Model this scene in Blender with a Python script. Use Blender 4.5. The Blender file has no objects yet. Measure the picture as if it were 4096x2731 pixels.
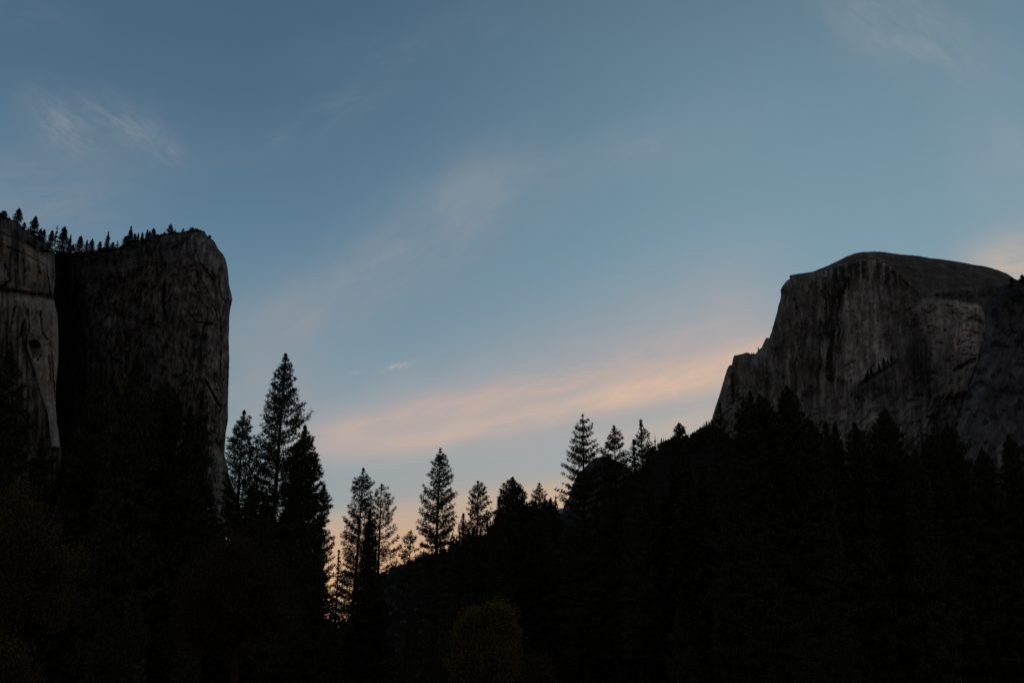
import bpy, math, random
import numpy as np

# ------------------------------------------------------------------ basics
SC = bpy.context.scene
COL = SC.collection
R = math.radians
PITCH = R(17.5)
FPX, CX, CY = 4392.0, 2048.0, 1365.5            # focal length and centre in pixels of the photograph
CAMZ = 1.7
CP, SP = math.cos(PITCH), math.sin(PITCH)

def ray(px, py):
    a = (np.asarray(px, float) - CX) / FPX
    b = (CY - np.asarray(py, float)) / FPX
    return a, CP - b * SP, SP + b * CP

def at(px, py, Y):
    """point of the world on the vertical plane y = Y seen at a pixel of the photograph"""
    dx, dy, dz = ray(px, py)
    t = np.asarray(Y, float) / dy
    return dx * t, dy * t, CAMZ + dz * t

def az_el(px, py):
    dx, dy, dz = ray(px, py)
    n = math.sqrt(dx * dx + dy * dy + dz * dz)
    return math.degrees(math.atan2(dx, dy)), math.degrees(math.asin(dz / n))

def lin(*c):
    return tuple(((x / 255 + .055) / 1.055) ** 2.4 if x > 10 else x / 255 / 12.92 for x in c)

def tag(o, label=None, cat=None, group=None, kind=None):
    if label: o['label'] = label
    if cat: o['category'] = cat
    if group: o['group'] = group
    if kind: o['kind'] = kind
    return o

def mesh_np(name, verts, tris=None, quads=None, mat_idx=None):
    me = bpy.data.meshes.new(name)
    nt = 0 if tris is None else len(tris)
    nq = 0 if quads is None else len(quads)
    me.vertices.add(len(verts))
    me.vertices.foreach_set('co', np.asarray(verts, np.float32).ravel())
    idx, tot = [], []
    if nt: idx.append(np.asarray(tris, np.int32).ravel()); tot.append(np.full(nt, 3, np.int32))
    if nq: idx.append(np.asarray(quads, np.int32).ravel()); tot.append(np.full(nq, 4, np.int32))
    idx = np.concatenate(idx); tot = np.concatenate(tot)
    me.loops.add(len(idx)); me.loops.foreach_set('vertex_index', idx)
    me.polygons.add(len(tot))
    st = np.concatenate([[0], np.cumsum(tot)[:-1]]).astype(np.int32)
    me.polygons.foreach_set('loop_start', st); me.polygons.foreach_set('loop_total', tot)
    if mat_idx is not None: me.polygons.foreach_set('material_index', np.asarray(mat_idx, np.int32))
    me.update(calc_edges=True)
    me.validate()
    return me

def link(name, me, mats, parent=None, loc=None):
    o = bpy.data.objects.new(name, me)
    if me is not None and len(me.materials) == 0:
        for m in mats: me.materials.append(m)
    COL.objects.link(o)
    if parent: o.parent = parent
    if loc is not None: o.location = loc
    return o

# ------------------------------------------------------------------ numpy noise
def _h(i, j, s):
    v = np.sin(i * 127.1 + j * 311.7 + s * 74.7) * 43758.5453
    return v - np.floor(v)
def vnoise(x, y, s=0):
    xi, yi = np.floor(x), np.floor(y); fx, fy = x - xi, y - yi
    fx = fx * fx * (3 - 2 * fx); fy = fy * fy * (3 - 2 * fy)
    a = _h(xi, yi, s) * (1 - fx) + _h(xi + 1, yi, s) * fx
    b = _h(xi, yi + 1, s) * (1 - fx) + _h(xi + 1, yi + 1, s) * fx
    return a * (1 - fy) + b * fy
def fbm(x, y, o=4, s=0, g=.5):
    t, a, n = 0, 1, 0
    for k in range(o):
        t = t + a * vnoise(x * 2 ** k, y * 2 ** k, s + k * 13); n += a; a *= g
    return t / n
def ridged(x, y, o=3, s=0):
    t, a, n = 0, 1, 0
    for k in range(o):
        t = t + a * (1 - np.abs(2 * vnoise(x * 2 ** k, y * 2 ** k, s + k * 7) - 1)); n += a; a *= .5
    return t / n
def sstep(a, b, x):
    t = np.clip((x - a) / (b - a), 0, 1); return t * t * (3 - 2 * t)
def seg_dist(px, py, pl, closed=False):
    d = np.full(px.shape, 1e9); n = len(pl)
    for i in range(n if closed else n - 1):
        x0, y0 = pl[i]; x1, y1 = pl[(i + 1) % n]
        ex, ey = x1 - x0, y1 - y0; L = ex * ex + ey * ey + 1e-9
        t = np.clip(((px - x0) * ex + (py - y0) * ey) / L, 0, 1)
        d = np.minimum(d, np.hypot(px - x0 - t * ex, py - y0 - t * ey))
    return d
def poly(px, py, pl, soft):
    """soft membership of a polygon"""
    ins = np.zeros(px.shape, bool); n = len(pl)
    for i in range(n):
        x0, y0 = pl[i]; x1, y1 = pl[(i + 1) % n]
        c = ((y0 > py) != (y1 > py)) & (px < (x1 - x0) * (py - y0) / (y1 - y0 + 1e-12) + x0)
        ins ^= c
    d = seg_dist(px, py, pl, True) * np.where(ins, 1, -1)
    return sstep(-soft, soft, d)

# ------------------------------------------------------------------ materials
class S:
    """a socket with arithmetic, to write node maths as formulas"""
    def __init__(s, nt, sock): s.nt, s.k = nt, sock
    def m(s, op, *a):
        n = s.nt.nodes.new('ShaderNodeMath'); n.operation = op
        for i, x in enumerate((s,) + a):
            if isinstance(x, S): s.nt.links.new(x.k, n.inputs[i])
            else: n.inputs[i].default_value = x
        return S(s.nt, n.outputs[0])
    def __add__(s, o): return s.m('ADD', o)
    __radd__ = __add__
    def __mul__(s, o): return s.m('MULTIPLY', o)
    __rmul__ = __mul__
    def __sub__(s, o): return s.m('SUBTRACT', o)
    def __rsub__(s, o): return (s * -1.0) + o
    def __truediv__(s, o): return s.m('DIVIDE', o)
    def sm(s, a, b):
        n = s.nt.nodes.new('ShaderNodeMapRange'); n.interpolation_type = 'SMOOTHSTEP'
        s.nt.links.new(s.k, n.inputs[0]); n.inputs[1].default_value = a; n.inputs[2].default_value = b
        return S(s.nt, n.outputs[0])
def comb(nt, x, y, z):
    n = nt.nodes.new('ShaderNodeCombineXYZ')
    for i, v in enumerate((x, y, z)):
        if isinstance(v, S): nt.links.new(v.k, n.inputs[i])
        else: n.inputs[i].default_value = v
    return n.outputs[0]
def noise(nt, vec, scale, detail=4, rough=.55, dist=0):
    n = nt.nodes.new('ShaderNodeTexNoise'); nt.links.new(vec, n.inputs['Vector'])
    n.inputs['Scale'].default_value = scale; n.inputs['Detail'].default_value = detail
    n.inputs['Roughness'].default_value = rough; n.inputs['Distortion'].default_value = dist
    return S(nt, n.outputs['Fac'])
def mixc(nt, f, a, b, mode='MIX'):
    n = nt.nodes.new('ShaderNodeMix'); n.data_type = 'RGBA'; n.blend_type = mode
    if isinstance(f, S): nt.links.new(f.k, n.inputs[0])
    else: n.inputs[0].default_value = f
    for i, v in ((6, a), (7, b)):
        if isinstance(v, (tuple, list)): n.inputs[i].default_value = tuple(v)[:3] + (1,)
        else: nt.links.new(v, n.inputs[i])
    return n.outputs[2]
def ramp(nt, f, stops):
    n = nt.nodes.new('ShaderNodeValToRGB'); nt.links.new(f.k, n.inputs[0])
    e = n.color_ramp.elements
    while len(e) < len(stops): e.new(.5)
    for el, (p, c) in zip(e, stops):
        el.position = p; el.color = tuple(c)[:3] + (1,)
    return n.outputs[0]
def new_mat(name):
    m = bpy.data.materials.new(name); m.use_nodes = True
    nt = m.node_tree; return m, nt, nt.nodes['Principled BSDF']

def rock_mat(name, k=1.0):
    """granite: tone from the rock's own map, streaked and cracked by procedural noise"""
    m, nt, b = new_mat(name)
    a = nt.nodes.new('ShaderNodeAttribute'); a.attribute_name = 'tone'
    tc = nt.nodes.new('ShaderNodeTexCoord')
    def mp(sx, sy, sz):
        n = nt.nodes.new('ShaderNodeMapping'); n.inputs['Scale'].default_value = (sx, sy, sz)
        nt.links.new(tc.outputs['Object'], n.inputs[0]); return n.outputs[0]
    st = noise(nt, mp(.10 / k, .02 / k, .022 / k), 1, 7, .68, 1.2)
    bl = noise(nt, mp(.03 / k, .03 / k, .024 / k), 1, 6, .62)
    fi = noise(nt, mp(.25 / k, .25 / k, .12 / k), 1, 5, .7)
    v = nt.nodes.new('ShaderNodeTexVoronoi'); v.feature = 'DISTANCE_TO_EDGE'
    wv = nt.nodes.new('ShaderNodeVectorMath'); wv.operation = 'ADD'
    nz = nt.nodes.new('ShaderNodeTexNoise'); nt.links.new(mp(.05 / k, .05 / k, .03 / k), nz.inputs['Vector']); nz.inputs['Scale'].default_value = 1
    nt.links.new(mp(.035 / k, .03 / k, .012 / k), wv.inputs[0]); nt.links.new(nz.outputs['Color'], wv.inputs[1])
    nt.links.new(wv.outputs[0], v.inputs['Vector']); v.inputs['Scale'].default_value = 1
    crack = S(nt, v.outputs['Distance']).sm(0.0, .045)
    mul = (st.sm(.3, .72) * .34 + .83) * (bl.sm(.32, .68) * .40 + .80) * (fi.sm(.25, .75) * .6 + .70) * (crack * .16 + .84)
    n = nt.nodes.new('ShaderNodeVectorMath'); n.operation = 'SCALE'
    nt.links.new(a.outputs['Color'], n.inputs[0]); nt.links.new(mul.k, n.inputs['Scale'])
    warm = noise(nt, mp(.05 / k, .05 / k, .01 / k), 1.7, 3).sm(.55, .75)
    c = mixc(nt, warm * .55, n.outputs[0], (1.25, .98, .78), 'MULTIPLY')
    nt.links.new(c, b.inputs['Base Color'])
    b.inputs['Roughness'].default_value = .95; b.inputs['Specular IOR Level'].default_value = 0
    bp = nt.nodes.new('ShaderNodeBump'); bp.inputs['Strength'].default_value = .45; bp.inputs['Distance'].default_value = 4 * k
    hh = st * .6 + fi * .4 + crack * .15
    nt.links.new(hh.k, bp.inputs['Height']); nt.links.new(bp.outputs[0], b.inputs['Normal'])
    return m

def plain_mat(name, c0, c1, scale, rough=.9, trans=0.0):
    m, nt, b = new_mat(name)
    tc = nt.nodes.new('ShaderNodeTexCoord')
    f = noise(nt, tc.outputs['Object'], scale, 4).sm(.32, .68)
    c = mixc(nt, f, c0, c1); nt.links.new(c, b.inputs['Base Color'])
    b.inputs['Roughness'].default_value = rough; b.inputs['Specular IOR Level'].default_value = 0
    if trans:
        out = nt.nodes['Material Output']
        t = nt.nodes.new('ShaderNodeBsdfTranslucent'); nt.links.new(c, t.inputs[0])
        mx = nt.nodes.new('ShaderNodeMixShader'); mx.inputs[0].default_value = trans
        nt.links.new(b.outputs[0], mx.inputs[1]); nt.links.new(t.outputs[0], mx.inputs[2]); nt.links.new(mx.outputs[0], out.inputs[0])
    return m

M_ROCK = rock_mat('granite')
M_ROCK_FAR = rock_mat('granite far', 1.7)
M_NEEDLE = plain_mat('pine needles', (.036, .044, .030), (.064, .072, .046), .35)
M_BARK = plain_mat('bark', (.022, .017, .013), (.045, .035, .027), 1.5)
M_HILL = plain_mat('wooded hillside', (.022, .024, .020), (.05, .048, .044), .02)
M_GROUND = plain_mat('meadow', (.040, .042, .022), (.07, .062, .035), .3)
M_YELLOW = plain_mat('autumn yellow leaves', (.100, .078, .030), (.160, .120, .042), .5, .8, .3)
M_OLIVE = plain_mat('olive leaves', (.050, .050, .024), (.125, .085, .030), .6, .8, .25)
M_BROWN = plain_mat('russet leaves', (.042, .036, .022), (.070, .054, .030), .6, .8, .25)

# ------------------------------------------------------------------ rock masses
def densify(pl, step, amp, seed):
    pts = []
    for (x0, y0), (x1, y1) in zip(pl[:-1], pl[1:]):
        n = max(1, int(math.hypot(x1 - x0, y1 - y0) / step))
        for k in range(n): pts.append((x0 + (x1 - x0) * k / n, y0 + (y1 - y0) * k / n))
    pts.append(pl[-1]); p = np.array(pts, float)
    s = np.concatenate([[0], np.cumsum(np.hypot(*np.diff(p, axis=0).T))])
    tx = np.gradient(p[:, 0]); ty = np.gradient(p[:, 1]); L = np.hypot(tx, ty) + 1e-9
    d = (fbm(s / 14, s * 0, 4, seed) - .5) * 2 * amp
    p[:, 0] += -ty / L * d; p[:, 1] += tx / L * d
    return p

def rock(name, outline, Y0, thick, base, rows, step, relief, tone, mat, round_m, edge_px, amp=1.6, seed=1):
    """a solid mass: the skyline at its own distance, a front with real relief, a back behind it"""
    out = densify(outline, step, amp, seed)
    n = len(out)
    u = np.linspace(0, 1, n)
    s = np.concatenate([[0], np.cumsum(np.hypot(*np.diff(out, axis=0).T))]); u = s / s[-1]
    bx = base[0][0] + (base[1][0] - base[0][0]) * u; by = base[0][1] + (base[1][1] - base[0][1]) * u
    t = np.linspace(0, 1, rows); v = 1 - (1 - t) ** 1.25
    PX = bx[None] + v[:, None] * (out[:, 0] - bx)[None]; PY = by[None] + v[:, None] * (out[:, 1] - by)[None]
    dist = seg_dist(PX, PY, [tuple(q) for q in densify(outline, 30, 0, 0)])
    k = np.clip(1 - dist / edge_px, 0, 1)
    D = relief(PX, PY) + round_m * (1 - np.sqrt(np.clip(1 - k * k, 0, 1)))
    X, Yw, Z = at(PX, PY, Y0 + D)
    C = tone(PX, PY)
    V = [np.stack([X, Yw, Z], -1)]; T = [C]
    cx0, cy0 = out[:, 0].mean(), base[0][1]
    for q, sh in ((.12, .004), (.4, .03), (1.0, .12)):       # the back of the mass
        px = out[:, 0] + (cx0 - out[:, 0]) * sh; py = out[:, 1] + (cy0 - out[:, 1]) * sh
        x, y, z = at(px, py, Y0 + D[-1] + thick * q)
        V.append(np.stack([x, y, z], -1)[None]); T.append(C[-1:])
    x, y, z = at(bx, by, np.full(n, Y0 + thick)); V.append(np.stack([x, y, z], -1)[None]); T.append(C[-1:])
    V = np.concatenate(V); T = np.concatenate(T); m = V.shape[0]
    I = np.arange(m * n).reshape(m, n)
    Q = np.stack([I[:-1, :-1], I[:-1, 1:], I[1:, 1:], I[1:, :-1]], -1).reshape(-1, 4)
    org = np.array([V[..., 0].mean(), Y0, 0.0])
    me = mesh_np(name, (V - org).reshape(-1, 3), quads=Q)
    at_ = me.attributes.new('tone', 'FLOAT_COLOR', 'POINT')
    at_.data.foreach_set('color', np.concatenate([T.reshape(-1, 3), np.ones((m * n, 1))], 1).astype(np.float32).ravel())
    me.polygons.foreach_set('use_smooth', np.ones(len(me.polygons), bool))
    return link(name, me, [mat], None, org)

def cracks(px, py, lines, w):
    d = np.full(px.shape, 1e9)
    for l in lines: d = np.minimum(d, seg_dist(px + (fbm(px / 9, py / 9, 3, 2) - .5) * 8, py + (fbm(px / 9, py / 9, 3, 4) - .5) * 8, l))
    return sstep(w, w * .3, d)
def col3(v, tint): return np.stack([v * tint[0], v * tint[1], v * tint[2]], -1)

# --- the great dome on the right
HD = [(2800, 1900), (2830, 1760), (2848, 1680), (2851, 1662), (2861, 1630), (2876, 1586), (2887, 1548), (2898, 1510), (2905, 1486), (2908, 1477), (2917, 1461), (2928, 1458),
      (2931, 1436), (2937, 1420), (2948, 1420), (2972, 1414), (2987, 1409), (2999, 1413), (3008, 1418), (3019, 1417), (3031, 1404), (3047, 1388), (3055, 1369), (3065, 1351),
      (3078, 1351), (3081, 1337), (3087, 1325), (3091, 1307), (3099, 1281), (3109, 1245), (3112, 1229), (3120, 1203), (3124, 1181), (3123, 1159), (3131, 1143), (3140, 1130),
      (3150, 1120), (3163, 1113), (3157, 1103), (3163, 1100), (3198, 1094), (3249, 1087), (3281, 1074), (3312, 1063), (3348, 1045), (3386, 1026), (3421, 1013), (3453, 1008),
      (3500, 1006), (3518, 1006), (3604, 1018), (3673, 1023), (3718, 1032), (3805, 1042), (3845, 1049), (3891, 1058), (3948, 1067), (3994, 1081), (4028, 1094), (4057, 1114),
      (4120, 1140), (4300, 1230), (4420, 1500)]
RIM = np.array([(2800, 900), (3100, 1080), (3160, 1103), (3250, 1092), (3380, 1058), (3440, 1042), (3520, 1045), (3604, 1096), (3690, 1180), (3760, 1168), (3862, 1158), (4005, 1138), (4080, 1125), (4400, 1200)], float)
BUTT = [(3400, 1565), (3450, 1520), (3520, 1480), (3590, 1425), (3640, 1345), (3700, 1330), (3730, 1450), (3745, 1650), (3700, 1850), (3400, 1850)]
LOBE = [(3650, 1250), (3700, 1195), (3850, 1205), (3920, 1225), (3945, 1330), (3920, 1430), (3880, 1570), (3730, 1600), (3712, 1420), (3690, 1330)]
VARN = [(3262, 1150), (3330, 1100), (3440, 1110), (3380, 1180), (3352, 1260), (3368, 1340), (3335, 1400), (3340, 1500), (3400, 1535), (3262, 1530), (3278, 1380), (3282, 1250)]
HD_CR = [[(3384, 1466), (3400, 1452), (3418, 1446)], [(3400, 1460), (3404, 1540)], [(3418, 1450), (3416, 1500)], [(3835, 1412), (3870, 1422), (3915, 1422)], [(3700, 1240), (3709, 1295), (3724, 1412), (3728, 1480)],
         [(3738, 1630), (3800, 1622), (3856, 1606)], [(3580, 1706), (3640, 1694), (3700, 1680)], [(3420, 1270), (3432, 1330), (3424, 1400)], [(3185, 1230), (3190, 1350), (3184, 1450)], [(3520, 1370), (3540, 1340)], [(3760, 1470), (3720, 1540)],
         [(3600, 1610), (3660, 1600), (3720, 1612)], [(3380, 1700), (3400, 1640), (3410, 1580)], [(3060, 1400), (3070, 1520), (3066, 1620)], [(3640, 1236), (3660, 1300), (3650, 1350)], [(3560, 1090), (3620, 1130), (3680, 1190)], [(3440, 1042), (3500, 1040), (3560, 1062)]]
def hd_relief(px, py):
    cap = np.maximum(0, np.interp(px, RIM[:, 0], RIM[:, 1]) - py)
    d = cap * 1.3
    d += (ridged(px / 30, py / 420, 3, 3) - .5) * -12 + (fbm(px / 80, py / 110, 5, 5) - .5) * 34 + (fbm(px / 9, py / 20, 3, 9) - .5) * 6
    d += -42 * poly(px, py, BUTT, 30) - 20 * poly(px, py, LOBE, 16)
    d += -40 * sstep(1560, 1760, py)
    d += 9 * cracks(px, py, HD_CR, 4.5) * sstep(.36, .56, fbm(px / 16, py / 16, 3, 85))
    d += 6 * sstep(.62, .68, fbm(px / 40 + py / 80, py / 26 - px / 90, 5, 86)) * sstep(3640, 3720, px) + 5 * sstep(.64, .70, fbm(px / 15, py / 50, 4, 87)) + 6 * sstep(.60, .66, fbm((px + py) / 20, (py - px) / 40, 4, 88)) * sstep(1540, 1600, py)
    d += 9 * (ridged(px / 90 + py / 40, py / 16 - px / 70, 2, 89) - .5) * sstep(0, 20, cap)
    d += 22 * sstep(9, 1, np.abs(px - 2929 - (py - 1440) * .02)) * sstep(1450, 1480, py) * sstep(1640, 1600, py)
    d += 16 * poly(px, py, [(3812, 1478), (3880, 1440), (3905, 1430), (3905, 1450), (3870, 1462), (3822, 1492)], 4)
    d += 12 * poly(px, py, [(3850, 1290), (3880, 1268), (3930, 1285), (3940, 1320), (3915, 1300), (3880, 1290)], 5)
    return d
def hd_tone(px, py):
    x0 = px
    px = px - (py - 1250) * .11 * sstep(3420, 3620, px) + (fbm(px / 46, py / 60, 3, 81) - .5) * 26 + (fbm(px / 12, py / 22, 3, 82) - .5) * 7
    st = .62 * fbm(px / 6, py / 110, 4, 31) + .38 * fbm(px / 17, py / 150, 3, 34); st2 = fbm(px / 30, py / 170, 4, 37); fl = .6 * fbm(x0 / 26, py / 34, 5, 33) + .4 * fbm(x0 / 90, py / 100, 3, 35)
    xs, px = px, x0
    rim = np.interp(px, RIM[:, 0], RIM[:, 1]); cap = sstep(-4, 8, rim - py)
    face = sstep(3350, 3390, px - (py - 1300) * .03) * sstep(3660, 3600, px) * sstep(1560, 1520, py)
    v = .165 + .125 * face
    v = v * (.62 + .70 * sstep(.34, .68, st)) * (.70 + .58 * st2) * (.60 + .8 * sstep(.2, .8, fl))
    v = v * (1 + .45 * sstep(20, 6, np.abs(px - 3150 - (py - 1400) * .10)) * sstep(1330, 1420, py) * sstep(1640, 1560, py) * st * 1.6)
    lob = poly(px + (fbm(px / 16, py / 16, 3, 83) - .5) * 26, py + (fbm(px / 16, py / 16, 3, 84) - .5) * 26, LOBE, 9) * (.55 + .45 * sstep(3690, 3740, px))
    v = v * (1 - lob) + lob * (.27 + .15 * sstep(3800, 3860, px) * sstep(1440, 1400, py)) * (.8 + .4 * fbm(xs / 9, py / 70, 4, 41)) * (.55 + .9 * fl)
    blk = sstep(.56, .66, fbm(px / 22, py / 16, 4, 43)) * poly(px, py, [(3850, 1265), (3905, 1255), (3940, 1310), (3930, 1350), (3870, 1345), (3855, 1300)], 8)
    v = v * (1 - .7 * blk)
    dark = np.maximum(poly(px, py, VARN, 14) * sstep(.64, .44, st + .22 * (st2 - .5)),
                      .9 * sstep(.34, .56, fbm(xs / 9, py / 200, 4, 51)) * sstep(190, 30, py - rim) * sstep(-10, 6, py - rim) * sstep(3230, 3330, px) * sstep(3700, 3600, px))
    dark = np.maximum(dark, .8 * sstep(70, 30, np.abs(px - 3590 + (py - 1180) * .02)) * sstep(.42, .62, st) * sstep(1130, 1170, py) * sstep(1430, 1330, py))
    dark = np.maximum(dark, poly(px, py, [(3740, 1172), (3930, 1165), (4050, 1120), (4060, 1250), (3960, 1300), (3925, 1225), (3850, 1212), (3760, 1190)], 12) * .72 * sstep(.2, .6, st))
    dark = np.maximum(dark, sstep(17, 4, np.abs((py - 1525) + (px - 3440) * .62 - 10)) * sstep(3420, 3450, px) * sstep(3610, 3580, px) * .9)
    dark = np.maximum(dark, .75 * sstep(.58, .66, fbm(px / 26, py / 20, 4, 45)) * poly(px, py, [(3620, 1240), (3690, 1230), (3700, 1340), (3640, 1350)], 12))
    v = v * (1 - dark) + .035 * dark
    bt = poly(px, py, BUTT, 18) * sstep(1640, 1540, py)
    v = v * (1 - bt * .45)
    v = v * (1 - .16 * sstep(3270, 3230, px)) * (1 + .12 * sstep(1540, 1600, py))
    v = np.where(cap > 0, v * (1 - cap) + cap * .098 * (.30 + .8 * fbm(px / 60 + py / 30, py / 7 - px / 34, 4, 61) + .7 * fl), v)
    wp = sstep(1.15, .75, np.hypot((px - 3822 - (py - 1385) * .22) / 9, (py - 1385) / 30))
    v = v * (1 - wp) + .50 * wp
    c = col3(v, (1, .99, .975))
    warm = np.clip(cap * .25 + sstep(.6, .8, fbm(px / 10, py / 60, 3, 71)) * .45 + wp * 1.4, 0, 1.4)[..., None]
    red = (sstep(18, 8, np.hypot(px - 3885, (py - 1330) * .8)) * .6 + sstep(12, 6, np.abs(px - 2935)) * sstep(1440, 1470, py) * sstep(1560, 1520, py) * .7)[..., None]
    c = c * (1 - warm) + c * np.array((1.12, .98, .82)) * warm
    return c * (1 - red) + c * np.array((1.4, .95, .75)) * red
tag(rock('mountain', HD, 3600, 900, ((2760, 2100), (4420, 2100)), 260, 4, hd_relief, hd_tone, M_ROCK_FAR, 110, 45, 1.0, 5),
    'grey granite half dome with a sheer streaked face and rounded brown cap', 'mountain', None, 'structure')

# --- dark slope in front of the dome's right flank
HC = [(3770, 2040), (3800, 1820), (3831, 1700), (3856, 1601), (3893, 1506), (3916, 1440), (3931, 1382), (3943, 1324), (3940, 1282), (3940, 1236), (3965, 1190), (4010, 1152), (4043, 1132),
      (4060, 1122), (4080, 1116), (4096, 1111), (4200, 1085), (4400, 1120), (4700, 1300)]
def hc_relief(px, py):
    return (ridged((px + py * .55) / 40, (py - px * .4) / 300, 3, 4) - .5) * -24 + (fbm(px / 60, py / 60, 4, 6) - .5) * 40 + (fbm(px / 12, py / 12, 3, 8) - .5) * 5 - (py - 1100) * .35
def hc_tone(px, py):
    v = .074 * (.2 + .8 * fbm((px + py * .55) / 8, (py - px * .4) / 30, 4, 16) + .2 + .9 * fbm((px + py * .55) / 26, (py - px * .4) / 90, 4, 14))
    veg = sstep(.55, .68, fbm(px / 34, py / 26, 4, 15)); v = v * (1 - veg * .6)
    up = sstep(1330, 1180, py); v = v * (1 - .5 * up)
    tal = poly(px, py, [(3985, 1800), (4012, 1770), (4018, 1920), (3996, 2005), (3960, 2005), (4000, 1900)], 7); v = v * (1 - tal) + tal * .2
    return col3(v, (.95, .98, 1.06))
tag(rock('mountain_slope', HC, 2900, 700, ((3700, 2120), (4800, 2120)), 150, 5, hc_relief, hc_tone, M_ROCK_FAR, 160, 60, 1.6, 7),
    'dark bluish rock slope with scrub, below the right flank of the dome', 'slope', None, 'structure')

# --- small dome in the gap
SD = [(2170, 2140), (2235, 2075), (2250, 2057), (2255, 2022), (2261, 2009), (2276, 1987), (2284, 1958), (2296, 1926), (2312, 1897), (2325, 1881), (2357, 1850), (2379, 1832), (2399, 1827), (2418, 1826),
      (2445, 1832), (2470, 1842), (2491, 1858), (2530, 1884), (2560, 1950), (2600, 2100)]
def sd_tone(px, py):
    v = .16 * (.5 + fbm(px / 30, py / 22, 4, 24)); p = sstep(.52, .62, fbm(px / 26, py / 11, 3, 25)) * sstep(1900, 1930, py)
    return col3(v * (1 - p) + .26 * p, (1, .99, 1.0)) * .42
tag(rock('rock_dome', SD, 2400, 400, ((2160, 2200), (2620, 2200)), 90, 4, lambda px, py: (fbm(px / 40, py / 40, 4, 2) - .5) * 60 - (py - 1830) * .3, sd_tone, M_ROCK, 120, 45, 1.2, 9),
    'small steep granite dome in the valley gap behind the layered fir', 'rock dome', None, 'structure')

# --- far ridge in the gap
FR = [(2040, 2110), (2100, 2060), (2180, 2044), (2225, 2037), (2240, 2033), (2252, 2032), (2300, 2028), (2500, 2050), (2700, 2120)]
tag(rock('ridge', FR, 6500, 900, ((2000, 2300), (2800, 2300)), 40, 3, lambda px, py: (fbm(px / 30, py / 30, 4, 3) - .5) * 120 - (py - 2030) * 2, lambda px, py: col3(.22 * (.5 + fbm(px / 12, py / 9, 4, 3)), (.9, .97, 1.08)), M_ROCK_FAR, 150, 20, 2.0, 11),
    'far bluish ridge low on the horizon between the pines and the small dome', 'ridge', None, 'structure')

# --- left: pale buttress and dark column
BT = [(-700, 800), (-400, 780), (-200, 800), (-60, 828), (0, 849), (27, 869), (62, 885), (103, 918), (147, 945), (179, 967), (205, 988), (217, 1003), (221, 1030), (219, 1066), (222, 1110), (219, 1146),
      (213, 1188), (223, 1217), (232, 1271), (233, 1338), (234, 1419), (231, 1472), (226, 1522), (222, 1587), (224, 1641), (230, 1706), (240, 1770), (255, 1860), (280, 1960)]
SLAB = [(60, 1195), (215, 1200), (234, 1300), (236, 1440), (224, 1590), (240, 1790), (205, 1790), (190, 1660), (162, 1570), (135, 1470), (112, 1400), (108, 1300)]
BT_CR = [[(207, 1420), (213, 1500), (219, 1600), (224, 1690)], [(196, 1425), (202, 1520)], [(100, 1140), (95, 1000)], [(60, 1080), (65, 1165)], [(150, 1012), (160, 1100)], [(185, 1060), (200, 1180)], [(116, 1370), (140, 1364), (160, 1380), (166, 1425), (150, 1440)],
         [(30, 990), (80, 1010), (130, 1035), (175, 1060)], [(0, 930), (60, 955), (140, 990), (200, 1010)], [(20, 1060), (40, 1120), (10, 1150)], [(112, 1240), (118, 1320), (100, 1400)], [(160, 1250), (170, 1330), (190, 1360)], [(108, 1400), (135, 1480), (162, 1570), (190, 1660), (205, 1780)], [(60, 1230), (40, 1330), (50, 1450)], [(90, 1200), (108, 1260), (80, 1350)]]
def bt_relief(px, py):
    d = (ridged(px / 34, py / 220, 3, 13) - .5) * -10 + (fbm(px / 46, py / 70, 4, 15) - .5) * 16 + (fbm(px / 10, py / 20, 3, 19) - .5) * 2.5
    d += -9 * poly(px, py, SLAB, 5)
    led = np.interp(px, (-100, 60, 110, 214, 240), (1150, 1168, 1176, 1190, 1196))
    d += 8 * sstep(14, 2, np.abs(py - led)) - 8 * sstep(led + 10, led + 60, py)          # the long horizontal step
    d += -13 * poly(px, py, [(110, 920), (205, 985), (215, 1008), (150, 1000), (110, 960)], 5)
    d += 12 * poly(px, py, [(118, 1372), (160, 1378), (156, 1425), (132, 1432)], 4)
    d += 5.5 * cracks(px, py, BT_CR, 4.5)
    sk = np.interp(px, (-700, 0, 103, 205, 260), (800, 849, 918, 988, 1010))
    d += 60 * sstep(120, 0, py - sk)
    return d
def bt_tone(px, py):
    st = fbm(px / 10, py / 120, 4, 33)
    v = .17 * (.30 + 1.1 * sstep(.25, .7, st)) * (.65 + .7 * fbm(px / 30, py / 50, 4, 35))
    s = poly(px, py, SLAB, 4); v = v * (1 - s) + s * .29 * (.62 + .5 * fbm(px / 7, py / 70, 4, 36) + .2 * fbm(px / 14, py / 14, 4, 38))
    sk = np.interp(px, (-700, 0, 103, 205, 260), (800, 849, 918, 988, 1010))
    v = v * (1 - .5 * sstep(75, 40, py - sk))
    w = poly(px, py, [(0, 965), (40, 955), (60, 985), (30, 1030), (0, 1040)], 6) + poly(px, py, [(115, 1000), (185, 1010), (190, 1110), (120, 1100)], 10) + poly(px, py, [(118, 1375), (150, 1378), (146, 1428), (126, 1424)], 4)
    w = np.clip(w + .5 * sstep(.6, .75, fbm(px / 16, py / 70, 3, 39)), 0, 1)[..., None]
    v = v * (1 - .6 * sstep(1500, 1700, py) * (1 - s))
    c = col3(v, (1, .98, .95)); return c * (1 - w) + c * np.array((1.22, 1.03, .86)) * w
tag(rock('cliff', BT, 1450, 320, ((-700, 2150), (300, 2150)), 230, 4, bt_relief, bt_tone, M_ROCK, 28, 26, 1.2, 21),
    'pale streaked granite buttress at the left edge of the valley', 'cliff', None, 'structure')

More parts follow.
